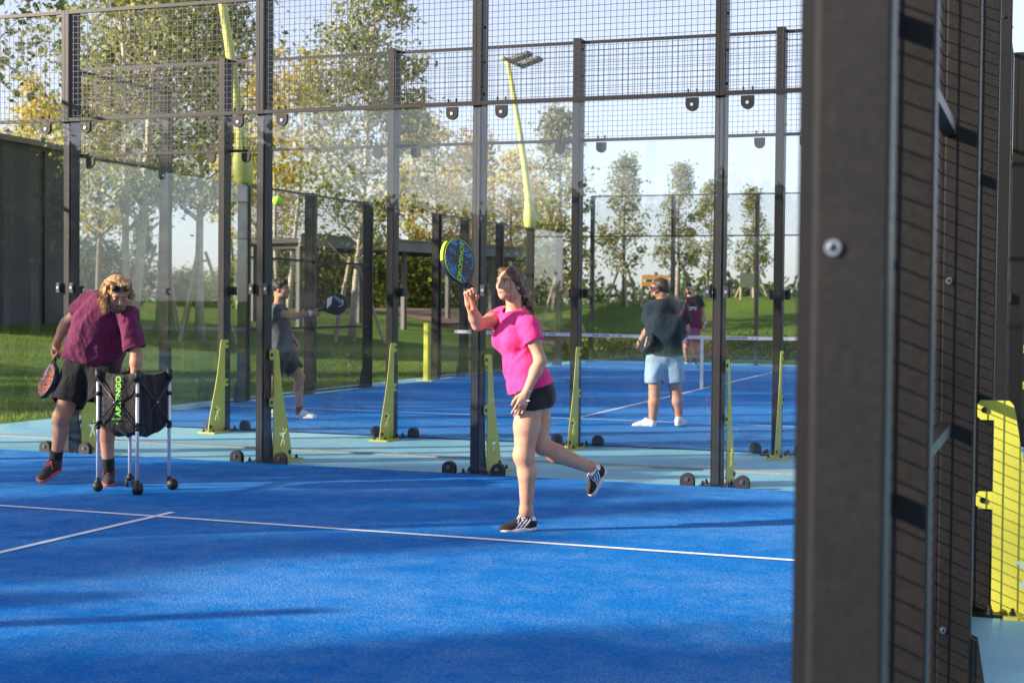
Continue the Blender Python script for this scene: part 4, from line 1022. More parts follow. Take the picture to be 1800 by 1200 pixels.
for q in (-1, 1): hp += [cone(HL(q*.046, .040, .088), HL(q*.074, .008, .015), .020, .018, .025), cone(HL(q*.074, .008, .015), HL(q*.062, -.050, -.045), .017, .020, .025), cone(HL(q*.062, -.045, -.04), HL(q*.015, -.088, -.066), .022, .019, .03)]
tail = [HL(0, -.090, -.066), J(924, 530, .035), J(931, 537, .035), J(938, 548, .035)]
hp += [cone(tail[0], tail[1], .018, .017, .015), cone(tail[1], tail[2], .021, .022, .012), cone(tail[2], tail[3], .021, .006, .012)]
fcut = ell(HL(0, .120, -.030), u3(.066, .100, .128)*.93, HR, .01, True)
p.add('hair', sdf_mesh('hair', hp+[fcut], .004, M['hair_w'], fold=folds(6, .0022, 34, HR @ u3(0, .6, -.8), 5)))
b = MB(); 
for a0 in ((HL(-.058, .068, .03), HL(-.068, .064, -.03), HL(-.068, .066, -.085), HL(-.062, .07, -.12)),): b.tube(list(a0), [.0018, .0016, .0012, .0006], 5)
p.add('loose_strand', b.mesh('loose_strand', M['hair_w'], True))
b = MB(); b.tube([tail[1]-u3(.006, 0, -.004), tail[1]+u3(.005, 0, -.004)], .029, 12); p.add('hair_tie', b.mesh('hair_tie', M['black_knit'], True))
bm = bmesh.new(); bmesh.ops.create_uvsphere(bm, u_segments=10, v_segments=8, radius=.0045); me = bpy.data.meshes.new('earring'); bm.to_mesh(me); bm.free(); me.materials.append(M['white']); o = p.add('earring', me); o.location = HL(-.082, .006, -.034)
def ringband(c, d, r, w, mat, name, par):
    b = MB(); c = np.array(c); d = unit(d); b.tube([c-d*w/2, c+d*w/2], r, 18, False); return par.add(name, b.mesh(name, mat, True))
ringband(wrR+(elR-wrR)*.04, wrR-elR, .0285, .006, M['bolt'], 'bracelet', p); ringband(wrL+(elL-wrL)*.07, wrL-elL, .0285, .004, M['steel'], 'bracelet', p)
M['shoe_black'] = simple('black_suede', (.022, .017, .016), .85, 0, .25, 60, .3, 400); M['shoe_white'] = simple('white_leather', (.74, .72, .72), .5, 0, .05, 40, .1, 300); M['shoe_sole'] = simple('off_white_sole', (.66, .58, .52), .6, 0, .08, 30, .1, 200)
def stripes(c):
    x, y, z = c[:, 0], c[:, 1], c[:, 2]; m = np.zeros(len(c), int)
    g = x+(z-.03)*3.6
    m[(np.abs(y) > .018) & (z > .022) & (z < .080) & (((g > .34) & (g < .385)) | ((g > .435) & (g < .48)) | ((g > .53) & (g < .575)))] = 1
    m[(x < .14) & (z > .066)] = 1; m[(x > .20) & (x < .42) & (z > .083-.0*x) & (np.abs(y) < .03)] = 1; m[(x < .36) & (z > .086)] = 1
    return m
M['lace_w'] = simple('white_lace', (.72, .68, .72), .8, 0, .05, 40, .1, 300)
shoe(p, J(945, 930, -.045), J(877, 936, -.075), (0, -.05, 1), [M['shoe_black'], M['shoe_white'], M['shoe_sole']], stripes, .003, .95, laces=M['lace_w'])
shoe(p, J(1066, 824, .12), J(1038, 872, .115), unit(J(1040, 826, .08)-J(1054, 842, .12)), [M['shoe_black'], M['shoe_white'], M['shoe_sole']], stripes, .003, .95, laces=M['lace_w'])
for a, b_ in ((anL, knL), (anR, knR)):
    p.add('sock', sdf_mesh('sock', [cone(a-(b_-a)*.10, a+(b_-a)*.055, .0395, .0385, .01)], .004, M['black_knit'], cuts=[plane(a+(b_-a)*.05, b_-a)]))
WOMAN = p; W_GRIP = (p.W(J(826, 523, -.185)), p.Ri.T @ gripd)

# ---------------------------------------------------------------- man in the burgundy shirt
M['beardc'] = hairmat('reddish_beard', (.09, .04, .018), (.24, .11, .05))
p = Person('man in burgundy t-shirt and black shorts bending over the black ball cart', 11.13, (150, 850)); J = p.J
pel = J(163, 637, .06); che = J(180, 565, -.10); nek = J(190, 531, -.17)
FW = unit((.40, -.90, -.25)); RT = unit((-.90, -.34, .10)); RTp = unit((-.95, -.25, .0))
shR = J(158, 530, -.02); elR = J(116, 568, .16); wrR = J(99, 604, .10)
shL = J(223, 555, -.20); elL = J(240, 622, -.22); wrL = J(237, 668, -.26)
hpR = J(138, 657, .03); knR = J(108, 733, -.08); anR = J(98, 806, .05)
hpL = J(181, 657, -.0); knL = J(187, 735, -.08); anL = J(190, 824, -.02)
hd = J(206, 516, -.29); HF = unit((.42, -.72, -.50)); HR = frame(HF, (.10, -.25, 1))
TW = torso(pel, che, nek, RTp, RT, (.166, .122, .154, .114, .174, .120))
SH = [cone(nek+(che-nek)*.15, shR, .068, .054, .05), cone(nek+(che-nek)*.15, shL, .068, .054, .05)]
armR = limb(shR, elR, wrR, (.052, .048, .040, .041, .040, .028)); armL = limb(shL, elL, wrL, (.056, .052, .042, .043, .043, .029))
legR = limb(hpR, knR, anR, (.094, .083, .060, .059, .056, .039), (.004, .016, 0)); legL = limb(hpL, knL, anL, (.094, .083, .060, .059, .056, .039), (-.004, .016, 0))
lids = [ell(hd+HR @ u3(q*.0316, .0850, .0055), (.0150, .0090, .0095), HR, .003) for q in (-1, 1)]
kn_ = [ell(knR+u3(-.01, -.025, .005), (.042, .038, .052), None, .03), ell(knL+u3(.0, -.025, .005), (.042, .038, .052), None, .03)]
feet = [cone(anR, J(92, 832, .0), .038, .022, .03), cone(anL, J(190, 842, -.04), .038, .022, .03)]
hR = hand_prims(wrR, unit(J(97, 620, .08)-wrR), unit((-.80, .55, .2)), -1, ((48, 80, 60), (55, 84, 60), (60, 86, 60), (64, 88, 60)), 2, 1.05, ((.5, .55, -.65), (.7, .1, -.75), (.6, -.45, -.6)))
hL = hand_prims(wrL, unit((-.05, -.1, -1)), unit((.9, -.3, 0)), 1, (22, 30, 22), 5, 1.05)
NK = [cone(nek, hd+HR @ u3(0, -.02, -.06), .060, .058, .03)]
p.add('body', sdf_mesh('body', shr(TW+SH)+NK+armR+armL+legR+legL+kn_+feet+hR+hL+head_prims(hd, HR, 1.02, True)+lids, .005, M['skin_m']))
face_bits(p, hd, HR, 1.02, 'closed', M['beardc'], M['lipm']); face_bits(p, hd, HR, 1.16, False, shades=(-.006, .058, .30))
M['burg'] = cloth('burgundy_cotton', (.15, .017, .062), .85, .9, (5, 5, 2.4))
hem = J(160, 640, .05)
SHIRT = TW+SH+[cone(che, pel-(che-pel)*.1, .125, .142, .06, RTp, 1.38)]
cuts = [plane(J(160, 638, .05), unit((-.20, 0, -1.))), ell(nek+unit(nek-che)*.045+FW*.03, (.078, .078, .050), frame(FW, unit(nek-che)))]
p.add('shirt', sdf_mesh('shirt', SHIRT, .0065, M['burg'], grow=.013, shell=.012, cuts=cuts, sleeves=SLV(.46, .84, .060, .066, .12), fold=add_folds(folds(11, .014, 6, (.15, 0, 1), 3.6), folds(12, .005, 13, (.7, .2, .7), 3.))))
SHORT = TW[:2]
p.add('shorts', sdf_mesh('shorts', SHORT, .0065, M['black_cloth'], grow=.012, shell=.012, cuts=[plane(pel+(che-pel)*.35, unit(che-pel))], sleeves=LEGS(.68, .58, .116, .112), fold=add_folds(folds(13, .010, 7, (.1, 0, 1), 2.5))))
HL = lambda x, y, z: hd+HR @ (u3(x, y, z)*1.02)
dn = lambda q, n: q+u3(0, 0, -n)
hp = [ell(HL(0, -.020, .036), u3(.088, .100, .094)*1.02, HR, .01)]
for q in (-1, 1):
    sh_ = 1. if q > 0 else .45; a = HL(q*.072, .0, .03); b_ = dn(HL(q*.082, -.03, .0), .05*sh_); c_ = dn(HL(q*.080, -.05, .0), .105*sh_); hp += [cone(a, b_, .020, .021, .03), cone(b_, c_, .021, .010, .03), cone(HL(q*.05, -.085, .02), dn(HL(q*.06, -.09, -.02), .10), .04, .026, .03)]
hp += [cone(HL(0, -.10, .02), dn(HL(0, -.11, .0), .12), .045, .028, .04), cone(HL(-.05, .065, .095), HL(.05, .065, .095), .022, .022, .03)]
p.add('hair', sdf_mesh('hair', hp+[ell(HL(0, .125, -.040), u3(.075, .108, .124), HR, .01, True)], .005, M['hair_m'], fold=add_folds(folds(14, .004, 26, (0, 0, 1), 3.2), folds(15, .003, 60, (0, 0, 1), 4))))
def strands(n, seed, path, r, mat, name='hair_strands'):
    rg = np.random.default_rng(seed); b = MB()
    for i in range(n):
        pts = path(rg); m = len(pts); b.tube(pts, [r*(.55+.45*math.sin(PI*min(.95, (k+.4)/m))) for k in range(m)], 5, True)
    o = p.add(name, b.mesh(name, mat, True)); o['kind'] = 'stuff'
def mane(rg):
    q = -1 if rg.random() < .55 else 1; t = rg.uniform(0, 1)
    a = HL(q*rg.uniform(.02, .055), .055-.10*t, .118-.02*t); b_ = HL(q*(.080+.014*rg.random()), .025-.10*t, .045); out = HR[:, 0]*q
    L_ = rg.uniform(.10, .19)*(1. if q > 0 else .5); ph = rg.uniform(0, 6); fl_ = rg.uniform(-.01, .035); fb_ = rg.uniform(-.03, .02); pts = [a, (a+b_)/2+out*.022+HR[:, 2]*.012, b_]
    for k in range(1, 6): pts.append(b_+u3(0, 0, -L_*k/5)+out*(.010*math.sin(ph+k*1.5))+HR[:, 1]*(-.05*t*k/5+.010*math.cos(ph+k*1.3))+out*fl_*k/5+HR[:, 1]*fb_*(k/5))
    return pts
strands(380, 3, mane, .0026, M['hair_m'])
bp = [ell(HL(0, .066, -.086), (.047, .036, .036), HR, .01), cone(HL(-.058, .03, -.05), HL(-.03, .07, -.095), .016, .018, .02), cone(HL(.058, .03, -.05), HL(.03, .07, -.095), .016, .018, .02), cone(HL(-.022, .098, -.046), HL(.022, .098, -.046), .0058, .0058, .006), ell(HL(0, .104, -.062), (.021, .014, .008), HR, .006, True)]
p.add('beard', sdf_mesh('beard', bp, .004, M['beardc'], fold=folds(16, .002, 60)))
M['shoe_dk'] = simple('charcoal_mesh_shoe', (.030, .030, .034), .8, 0, .3, 60, .4, 300); M['shoe_coral'] = simple('coral_sole', (.62, .085, .075), .6, 0, .1, 30, .1, 200); M['lace_r'] = simple('coral_lace', (.75, .06, .05), .7, 0, .08, 40, .1, 300)
two = lambda c: ((c[:, 2] < .022) & (c[:, 0] > .8)).astype(int)
shoe(p, J(107, 822, .09), J(67, 848, -.10), (.10, -.25, 1), [M['shoe_dk'], M['shoe_coral'], M['shoe_coral']], two, .004, 1.08, laces=M['lace_r'])
shoe(p, J(191, 846, .08), J(190, 856, -.19), (0, 0, 1), [M['shoe_dk'], M['shoe_coral'], M['shoe_coral']], two, .004, 1.08, laces=M['lace_r'])
for a, b_ in ((anR, knR), (anL, knL)):
    p.add('sock', sdf_mesh('sock', [cone(a-(b_-a)*.10, a+(b_-a)*.26, .050, .049, .01)], .005, M['black_knit'], cuts=[plane(a+(b_-a)*.22, b_-a)]))
MAN = p; M_GRIP = p

# ---------------------------------------------------------------- young man in grey beyond the glass
p = Person('young man in dark grey t-shirt reaching his black racket out sideways', 17.47, (506, 735)); _j = p.J; p.J = lambda x, y, dd=0.: _j(x+6, y, dd); J = p.J
RT = unit((0.15, -1, 0)); FW = unit((1, .15, 0))
pel = J(487, 617, .0); che = J(481, 563, 0); nek = J(483, 536, 0)
shR = J(480, 547, -.16); elR = J(510, 556, -.22); wrR = J(540, 550, -.16); shL = J(484, 547, .16); elL = J(500, 585, .18); wrL = J(513, 600, .06)
hpR = J(480, 624, -.09); knR = J(474, 668, -.06); anR = J(470, 718, .0); hpL = J(492, 623, .09); knL = J(521, 662, .08); anL = J(520, 720, .10)
hd = J(488, 509, .01); HF = unit((.96, -.25, .02)); HR = frame(HF)
TW = torso(pel, che, nek, RT, RT, (.165, .120, .150, .110, .180, .118))
SH = [cone(nek+(che-nek)*.2, shR, .07, .056, .05), cone(nek+(che-nek)*.2, shL, .07, .056, .05)]
armR = limb(shR, elR, wrR, (.052, .046, .038, .040, .038, .027)); armL = limb(shL, elL, wrL, (.052, .046, .038, .040, .038, .027))
legR = limb(hpR, knR, anR, (.092, .080, .060, .058, .055, .038)); legL = limb(hpL, knL, anL, (.092, .080, .060, .058, .055, .038), (-.012, 0, 0))
hR = hand_prims(wrR, unit(J(556, 546, -.14)-wrR), unit((0, -.6, .8)), -1, ((60, 85, 55),)*3+((60, 85, 55),), 2, 1.05, ((.5, .5, -.7), (.6, -.2, -.8), (.4, -.6, -.6)))
hL = hand_prims(wrL, unit(J(519, 608, .02)-wrL), unit((.7, .5, .3)), 1, (45, 60, 45), 3, 1.05)
NK = [cone(nek, hd+HR @ u3(0, -.02, -.06), .054, .052, .03)]
feet = [cone(anL, J(526, 730, .09), .036, .022, .03), cone(anR, J(476, 729, .0), .036, .022, .03)]
p.add('body', sdf_mesh('body', shr(TW+SH)+NK+armR+armL+legR+legL+feet+hR+hL+head_prims(hd, HR, 1., True), .007, M['skin_m']))
face_bits(p, hd, HR, 1., True, M['brow'], M['lipm'])
M['grey_tee'] = cloth('dark_grey_jersey', (.065, .07, .085), .8, .6, (5, 5, 2.4)); M['navy_short'] = cloth('dark_navy_shorts', (.012, .014, .026), .8, .6)
SHIRT = TW+SH+[cone(che, pel-(che-pel)*.1, .122, .135, .06, RT, 1.3)]
p.add('shirt', sdf_mesh('shirt', SHIRT, .008, M['grey_tee'], grow=.012, shell=.014, cuts=[plane(J(487, 618, 0), (0, 0, -1)), ell(nek+u3(.01, 0, .045), (.075, .075, .045), None)], sleeves=SLV(.48, .56, .060, .068), fold=folds(21, .012, 7, (.3, 0, 1), 2.5)))
SHORT = TW[:2]
p.add('shorts', sdf_mesh('shorts', SHORT, .008, M['navy_short'], grow=.012, shell=.014, cuts=[plane(pel+(che-pel)*.25, unit(che-pel))], sleeves=LEGS(.72, .74, .106, .100), fold=folds(22, .009, 8, (0, 0, 1), 2.5)))
HL = lambda x, y, z: hd+HR @ u3(x, y, z)
p.add('hair', sdf_mesh('hair', [ell(HL(0, -.016, .040), (.080, .100, .088), HR, .01), ell(HL(0, .050, .096), (.050, .036, .024), HR, .03), ell(HL(0, .118, -.045), (.085, .105, .116), HR, .01, True), ell(HL(0, -.03, -.12), (.12, .14, .10), HR, .01, True)], .006, M['hair_d'], fold=folds(23, .006, 40, (0, 0, 1), 1.5)))
M['white_shoe'] = simple('white_sports_shoe', (.72, .72, .72), .6, 0, .08, 40, .2, 300)
zero = lambda c: np.zeros(len(c), int)
shoe(p, J(514, 735, .11), J(551, 736, .08), (0, 0, 1), [M['white_shoe'], M['shoe_sole']], zero, .006, 1.05); shoe(p, J(464, 733, .0), J(500, 734, -.02), (0, 0, 1), [M['white_shoe'], M['shoe_sole']], zero, .006, 1.05)
for a, b_ in ((anR, knR), (anL, knL)): p.add('sock', sdf_mesh('sock', [cone(a-(b_-a)*.10, a+(b_-a)*.06, .046, .044, .01)], .006, M['black_knit']))
ringband(wrR+(elR-wrR)*.05, wrR-elR, .034, .035, M['white'], 'wristband', p)
YOUNG = p

# ---------------------------------------------------------------- man in the navy shirt, from behind
p = Person('man in navy t-shirt and pale denim shorts seen from behind, holding a black racket', 16.9, (1165, 748)); J = p.J
RT = unit((1, -.10, 0)); FW = unit((.10, 1, 0))
pel = J(1168, 622, 0); che = J(1168, 568, 0); nek = J(1163, 531, 0)
shL = J(1143, 540, .02); elL = J(1141, 578, .05); wrL = J(1125, 600, .12); shR = J(1197, 541, .0); elR = J(1206, 580, .06); wrR = J(1194, 600, .22)
hpL = J(1154, 632, .0); knL = J(1151, 692, .0); anL = J(1147, 740, -.02); hpR = J(1183, 632, 0); knR = J(1188, 690, .03); anR = J(1194, 738, .0)
hd = J(1159, 507, .02); HF = unit((-.93, .36, -.02)); HR = frame(HF)
TW = torso(pel, che, nek, RT, RT, (.164, .124, .156, .120, .178, .120))
SH = [cone(nek+(che-nek)*.2, shR, .085, .064, .05), cone(nek+(che-nek)*.2, shL, .085, .064, .05)]
armR = limb(shR, elR, wrR, (.060, .055, .045, .046, .045, .031)); armL = limb(shL, elL, wrL, (.060, .055, .045, .046, .045, .031))
legR = limb(hpR, knR, anR, (.104, .092, .068, .066, .066, .043), (0, -.016, 0)); legL = limb(hpL, knL, anL, (.104, .092, .068, .066, .066, .043), (0, -.016, 0))
hL = hand_prims(wrL, unit(J(1119, 608, .16)-wrL), unit((-.6, -.7, .4)), 1, (55, 80, 50), 2, 1.08, ((.5, .5, -.7), (.6, -.2, -.8), (.4, -.6, -.6)))
hR = hand_prims(wrR, unit((-.6, .6, -.2)), unit((.7, .7, 0)), -1, (40, 50, 40), 3, 1.08)
NK = [cone(nek, hd+HR @ u3(0, -.02, -.06), .064, .060, .03)]
feet = [cone(anL, J(1138, 746, .0), .036, .024, .03), cone(anR, J(1196, 744, .04), .036, .024, .03)]
p.add('body', sdf_mesh('body', shr(TW+SH)+NK+armR+armL+legR+legL+feet+hR+hL+head_prims(hd, HR, 1.03, True), .007, M['skin_m']))
face_bits(p, hd, HR, 1.03, False, M['brow'], M['lipm'], shades=(0, .004, 0))
M['navy'] = cloth('navy_cotton', (.012, .024, .040), .85, .6, (5, 5, 2.4)); M['denim'] = cloth('pale_denim', (.28, .39, .50), .85, .5, (6, 6, 3))
SHIRT = TW+SH+[cone(che, pel-(che-pel)*.12, .118, .128, .06, RT, 1.38)]
p.add('shirt', sdf_mesh('shirt', SHIRT, .008, M['navy'], grow=.013, shell=.014, cuts=[plane(J(1168, 625, 0), (0, 0, -1)), ell(nek+u3(-.01, .05, .085), (.085, .085, .048), None)], sleeves=SLV(.66, .66, .068, .076, .15), fold=folds(31, .013, 6, (.2, 0, 1), 2.5)))
SHORT = TW[:2]
p.add('shorts', sdf_mesh('shorts', SHORT, .008, M['denim'], grow=.012, shell=.014, cuts=[plane(pel+(che-pel)*.25, unit(che-pel))], sleeves=LEGS(.68, .68, .112, .106), fold=folds(32, .008, 8, (0, 0, 1), 2.)))
HL = lambda x, y, z: hd+HR @ (u3(x, y, z)*1.03)
p.add('hair', sdf_mesh('hair', [ell(HL(0, -.016, .040), (.079, .097, .085), HR, .01), ell(HL(0, -.05, -.01), (.066, .055, .06), HR, .03), ell(HL(0, .118, -.045), (.085, .108, .116), HR, .01, True)], .006, M['hair_b'], fold=folds(33, .003, 50)))
bp = [ell(HL(0, .060, -.080), (.050, .042, .036), HR, .01), cone(HL(-.064, .01, -.045), HL(-.04, .06, -.09), .014, .02, .02), cone(HL(.064, .01, -.045), HL(.04, .06, -.09), .014, .02, .02), ell(HL(0, .106, -.056), (.026, .022, .018), HR, .006, True)]
p.add('beard', sdf_mesh('beard', bp, .006, M['hair_b'], fold=folds(34, .002, 60)))
shoe(p, J(1150, 751, -.02), J(1110, 752, .04), (0, 0, 1), [M['white_shoe'], M['shoe_sole']], zero, .006, 1.1); shoe(p, J(1190, 748, -.10), J(1203, 746, .20), (0, 0, 1), [M['white_shoe'], M['shoe_sole']], zero, .006, 1.1)
for a, b_ in ((anR, knR), (anL, knL)): p.add('sock', sdf_mesh('sock', [cone(a-(b_-a)*.10, a+(b_-a)*.05, .050, .048, .01)], .006, M['white_shoe']))
ringband(wrL+(elL-wrL)*.05, wrL-elL, .037, .025, M['bolt'], 'watch', p)
NAVY = p

# ---------------------------------------------------------------- far player beyond the net
p = Person('far bearded man in black t-shirt with a pink reflection painted low on it, walking towards the net', 32.6, (1216, 641)); J = p.J
RT = unit((-1, 0, 0)); FW = unit((0, -1, 0))
pel = J(1216, 575, 0); che = J(1214, 546, 0); nek = J(1213, 522, 0)
shR = J(1199, 526, 0); elR = J(1193, 549, -.02); wrR = J(1203, 560, -.22); shL = J(1229, 526, 0); elL = J(1236, 549, .02); wrL = J(1240, 568, -.08)
hpR = J(1209, 582, 0); knR = J(1206, 609, .1); anR = J(1207, 632, .34); hpL = J(1222, 582, 0); knL = J(1221, 609, -.05); anL = J(1221, 634, -.02)
hd = J(1212, 508, -.02); HF = unit((-.05, -1, -.05)); HR = frame(HF)
TW = torso(pel, che, nek, RT, RT, (.175, .125, .165, .12, .195, .125))
SH = [cone(nek+(che-nek)*.2, shR, .08, .06, .05), cone(nek+(che-nek)*.2, shL, .08, .06, .05)]
armR = limb(shR, elR, wrR, (.056, .052, .042, .043, .042, .03)); armL = limb(shL, elL, wrL, (.056, .052, .042, .043, .042, .03))
legR = limb(hpR, knR, anR, (.098, .088, .064, .062, .06, .041)); legL = limb(hpL, knL, anL, (.098, .088, .064, .062, .06, .041))
hR = hand_prims(wrR, unit((.6, -.7, .1)), unit((0, .3, 1)), -1, (55, 70, 50), 2, 1.08); hL = hand_prims(wrL, unit((0, -.1, -1)), unit((.9, -.2, 0)), 1, (25, 35, 25), 4, 1.08)
NK = [cone(nek, hd+HR @ u3(0, -.02, -.06), .06, .058, .03)]
p.add('body', sdf_mesh('body', shr(TW+SH)+NK+armR+armL+legR+legL+hR+hL+head_prims(hd, HR, 1.05, True)+[cone(anL, anL+u3(0, -.14, -.05), .036, .026, .03), cone(anR, anR+u3(0, -.14, -.05), .036, .026, .03)], .009, M['skin_f']))
face_bits(p, hd, HR, 1.05, False, None, M['lipm'], shades=(0, .004, 0))
M['blk_tee'] = cloth('black_jersey', (.016, .016, .020), .85, .6); M['tee_pink_refl'] = cloth('jersey_with_pink_reflection', (.10, .016, .045), .85, .6); M['shorts_pink_refl'] = cloth('shorts_with_pink_reflection', (.26, .12, .17), .85, .5)  # pink shirt's reflection in the glass is painted into lower tee and shorts
zc = che[2]+.02
p.add('shirt', sdf_mesh('shirt', TW+SH+[cone(che, pel-(che-pel)*.1, .125, .138, .06, RT, 1.4)], .010, [M['blk_tee'], M['tee_pink_refl']], grow=.013, shell=.016,
    cuts=[plane(J(1216, 576, 0), (0, 0, -1)), ell(nek+u3(0, -.02, .055), (.085, .085, .045), None)], sleeves=SLV(.6, .6, .066, .074), fold=folds(41, .012, 6, (.1, 0, 1), 2.5), mat_of=lambda c: (c[:, 2] < zc).astype(int)))
p.add('shorts', sdf_mesh('shorts', TW[:2], .010, M['shorts_pink_refl'], grow=.012, shell=.016, cuts=[plane(pel+(che-pel)*.25, unit(che-pel))], sleeves=LEGS(.72, .72, .110, .104), fold=folds(42, .008, 8, (0, 0, 1), 2.)))
HL = lambda x, y, z: hd+HR @ (u3(x, y, z)*1.05)
p.add('hair', sdf_mesh('hair', [ell(HL(0, -.016, .042), (.080, .098, .088), HR, .01), ell(HL(0, .118, -.045), (.085, .105, .116), HR, .01, True)], .007, M['hair_d'], fold=folds(43, .003, 50)))
p.add('beard', sdf_mesh('beard', [ell(HL(0, .062, -.080), (.052, .042, .038), HR, .01), cone(HL(-.064, .01, -.045), HL(-.04, .06, -.09), .014, .02, .02), cone(HL(.064, .01, -.045), HL(.04, .06, -.09), .014, .02, .02), ell(HL(0, .106, -.056), (.026, .022, .016), HR, .006, True)], .007, M['hair_d']))
b = MB(); rr = random.Random(8)
for row, zz in enumerate((.175, .13)):
    x = -.10
    while x < .10:
        w_ = rr.choice((.016, .022, .028)); b.box(che+u3(x+w_/2, -.158+.6*(x+.01)**2, zz-.105), (w_, .004, .03)); x += w_+.006
p.add('chest_print', b.mesh('chest_print', M['tape']))
shoe(p, anL+u3(0, .09, -.07), anL+u3(-.01, -.20, -.07), (0, 0, 1), [M['shoe_dk'], M['shoe_sole']], zero, .008, 1.1); shoe(p, anR+u3(0, .09, -.05), anR+u3(0, -.18, -.09), (0, -.15, 1), [M['shoe_dk'], M['shoe_sole']], zero, .008, 1.1)
for a, b_ in ((anR, knR), (anL, knL)): p.add('sock', sdf_mesh('sock', [cone(a-(b_-a)*.10, a+(b_-a)*.18, .050, .048, .01)], .008, M['black_knit']))
ringband(wrL, wrL-elL, .036, .03, M['white'], 'wristband', p)
FAR = p
# ================================================================== rackets and the ball cart
def racket(grip, axis, face_n, label, mats, text=None, scale=1., strap=None, holes=(.05, .05, .05), name='padel_racket', decor=None):
    """grip: where the hand closes; axis: grip -> head; face_n: normal of the hitting face"""
    y = unit(axis); n = np.array(face_n, float); n = unit(n-y*(n @ y)); x = np.cross(y, n); R = np.stack([x, y, n], 1)
    root = bpy.data.objects.new(name, None); COL.objects.link(root); root.empty_display_size = .1
    root.matrix_world = Matrix([[*R[0], grip[0]], [*R[1], grip[1]], [*R[2], grip[2]], [0, 0, 0, 1]]); tag(root, label, 'racket', 'padel rackets', 'thing')
    face_m, edge_m, grip_m = mats
    def add(nm, me, par=None):
        o = bpy.data.objects.new(nm, me); COL.objects.link(o); o.parent = par or root; return o
    cy, a, bb = .235*scale, .128*scale, .145*scale
    def out(t, k=1.):
        X = a*k*math.cos(t); Y = bb*k*math.sin(t)
        if math.sin(t) < 0: X *= 1-.30*(-math.sin(t))**2.2
        return X, Y+cy
    N = 56; T = .0185
    b = MB(); prof = [(.985, -T), (1., -T*.7), (1.012, 0), (1., T*.7), (.985, T), (.93, T+.0005), (.93, -T-.0005)]
    vs = []; 
    for i in range(N):
        for k, z in prof: X, Y = out(2*PI*i/N, k); vs.append((X, Y, z))
    m = len(prof); b.add(vs, [(i*m+j, i*m+(j+1) % m, ((i+1) % N)*m+(j+1) % m, ((i+1) % N)*m+j) for i in range(N) for j in range(m)])
    fr = add('frame', b.mesh('frame', edge_m, True))
    b = MB()
    for z in (-T+.001, T-.001):
        ring = []
        ks = (.02, .25, .5, .75, .94)
        for k in ks: ring.append([(*out(2*PI*i/N, k), z) for i in range(N)])
        vs = [p_ for r_ in ring for p_ in r_]
        # out() scales about the head centre
        fs = [tuple(range(N))]+[(q*N+i, q*N+(i+1) % N, (q+1)*N+(i+1) % N, (q+1)*N+i) for q in range(len(ks)-1) for i in range(N)]
        b.add(vs, fs)
    fc = add('face', b.mesh('face', face_m))
    b = MB()
    for iy in range(-4, 6):
        for ix in range(-4, 5):
            X = ix*.024*scale+(iy % 2)*.012*scale; Y = cy+.01+iy*.021*scale
            if (X/(a*.74))**2+((Y-cy)/(bb*.72))**2 < 1 and (Y-cy) > -bb*.62:
                for z in (-T-.0008, T+.0008): b.tube([(X, Y, z-.0006), (X, Y, z+.0006)], .0042*scale, 8)
    h_ = add('drilled_holes', b.mesh('drilled_holes', M['gasket']), fc); h_['kind'] = 'stuff'
    b = MB()
    for q in (-1, 1): b.tube([(q*.012, .075, 0), (q*.028, .095, 0), (q*.062*scale, .125, 0)], [.013, .0125, .013], 10)
    b.tube([(0, .03, 0), (0, .085, 0)], [.016, .019], 12); add('throat', b.mesh('throat', edge_m, True))
    b = MB(); b.tube([(0, .055, 0), (0, .04, 0), (0, -.068, 0), (0, -.078, 0)], [.0165, .0155, .0155, .019], 14, True, 1.15); 
    for i in range(9): b.tube([(0, .045-i*.013, 0), (0, .042-i*.013, 0)], .0168, 14, True, 1.15)
    add('grip', b.mesh('grip', grip_m, True))
    if strap: b = MB(); b.tube([(0, -.078, 0), (.03, -.11, .01), (.0, -.14, .02), (-.03, -.11, .01), (0, -.078, 0)], .0035, 6); add('wrist_strap', b.mesh('wrist_strap', strap, True))
    if text:
        for txt, px, py, rz, size, mat in text:
            for zs in (1, -1):
                o = bpy.data.objects.new('lettering', text_mesh(txt, size, mat, .25)); COL.objects.link(o); o.parent = fc
                o.location = (px*scale, cy+py*scale, zs*(T+.0012)); o.rotation_euler = (0, 0 if zs > 0 else PI, rz if zs > 0 else -rz)
    if decor: decor(add, cy, a, bb, T)
    return root
def patchy(name, a, b, c, s1=16, s2=30, lo=.45, hi=.6):
    t = NT(name); co_ = t.coord(); n = t.noise(s1, 3, .6, co_, .6); m = t.noise(s2, 3, .6, co_)
    col = t.mix(t.ramp(n.outputs[0], [(lo, (0, 0, 0, 1)), (lo+.05, (1, 1, 1, 1))]).outputs[0], a+(1,), b+(1,))
    col = t.mix(t.ramp(m.outputs[0], [(hi, (0, 0, 0, 1)), (hi+.04, (1, 1, 1, 1))]).outputs[0], col, c+(1,))
    return t.end(t.pbr(col, .35))
M['neon'] = simple('neon_yellow_print', (.60, .85, .02), .5, 0, .05, 30, .0, 50); M['orange_grip'] = simple('salmon_grip', (.80, .24, .12), .7, 0, .08, 40, .2, 200); M['orange_g2'] = simple('orange_grip_tape', (.85, .20, .03), .7, 0, .08, 40, .2, 200)
M['carb'] = simple('dark_carbon_frame', (.02, .022, .03), .35, 0, .2, 40, .05, 200); M['paleblue'] = simple('pale_blue_print', (.38, .58, .80), .5, 0, .05, 30, .0, 50)
W = WOMAN; J = W.J
ax = unit(J(803, 452, -.22)-J(826, 522, -.185)); axw = W.Ri.T @ ax; fn = W.Ri.T @ unit((.70, -.70, .12))
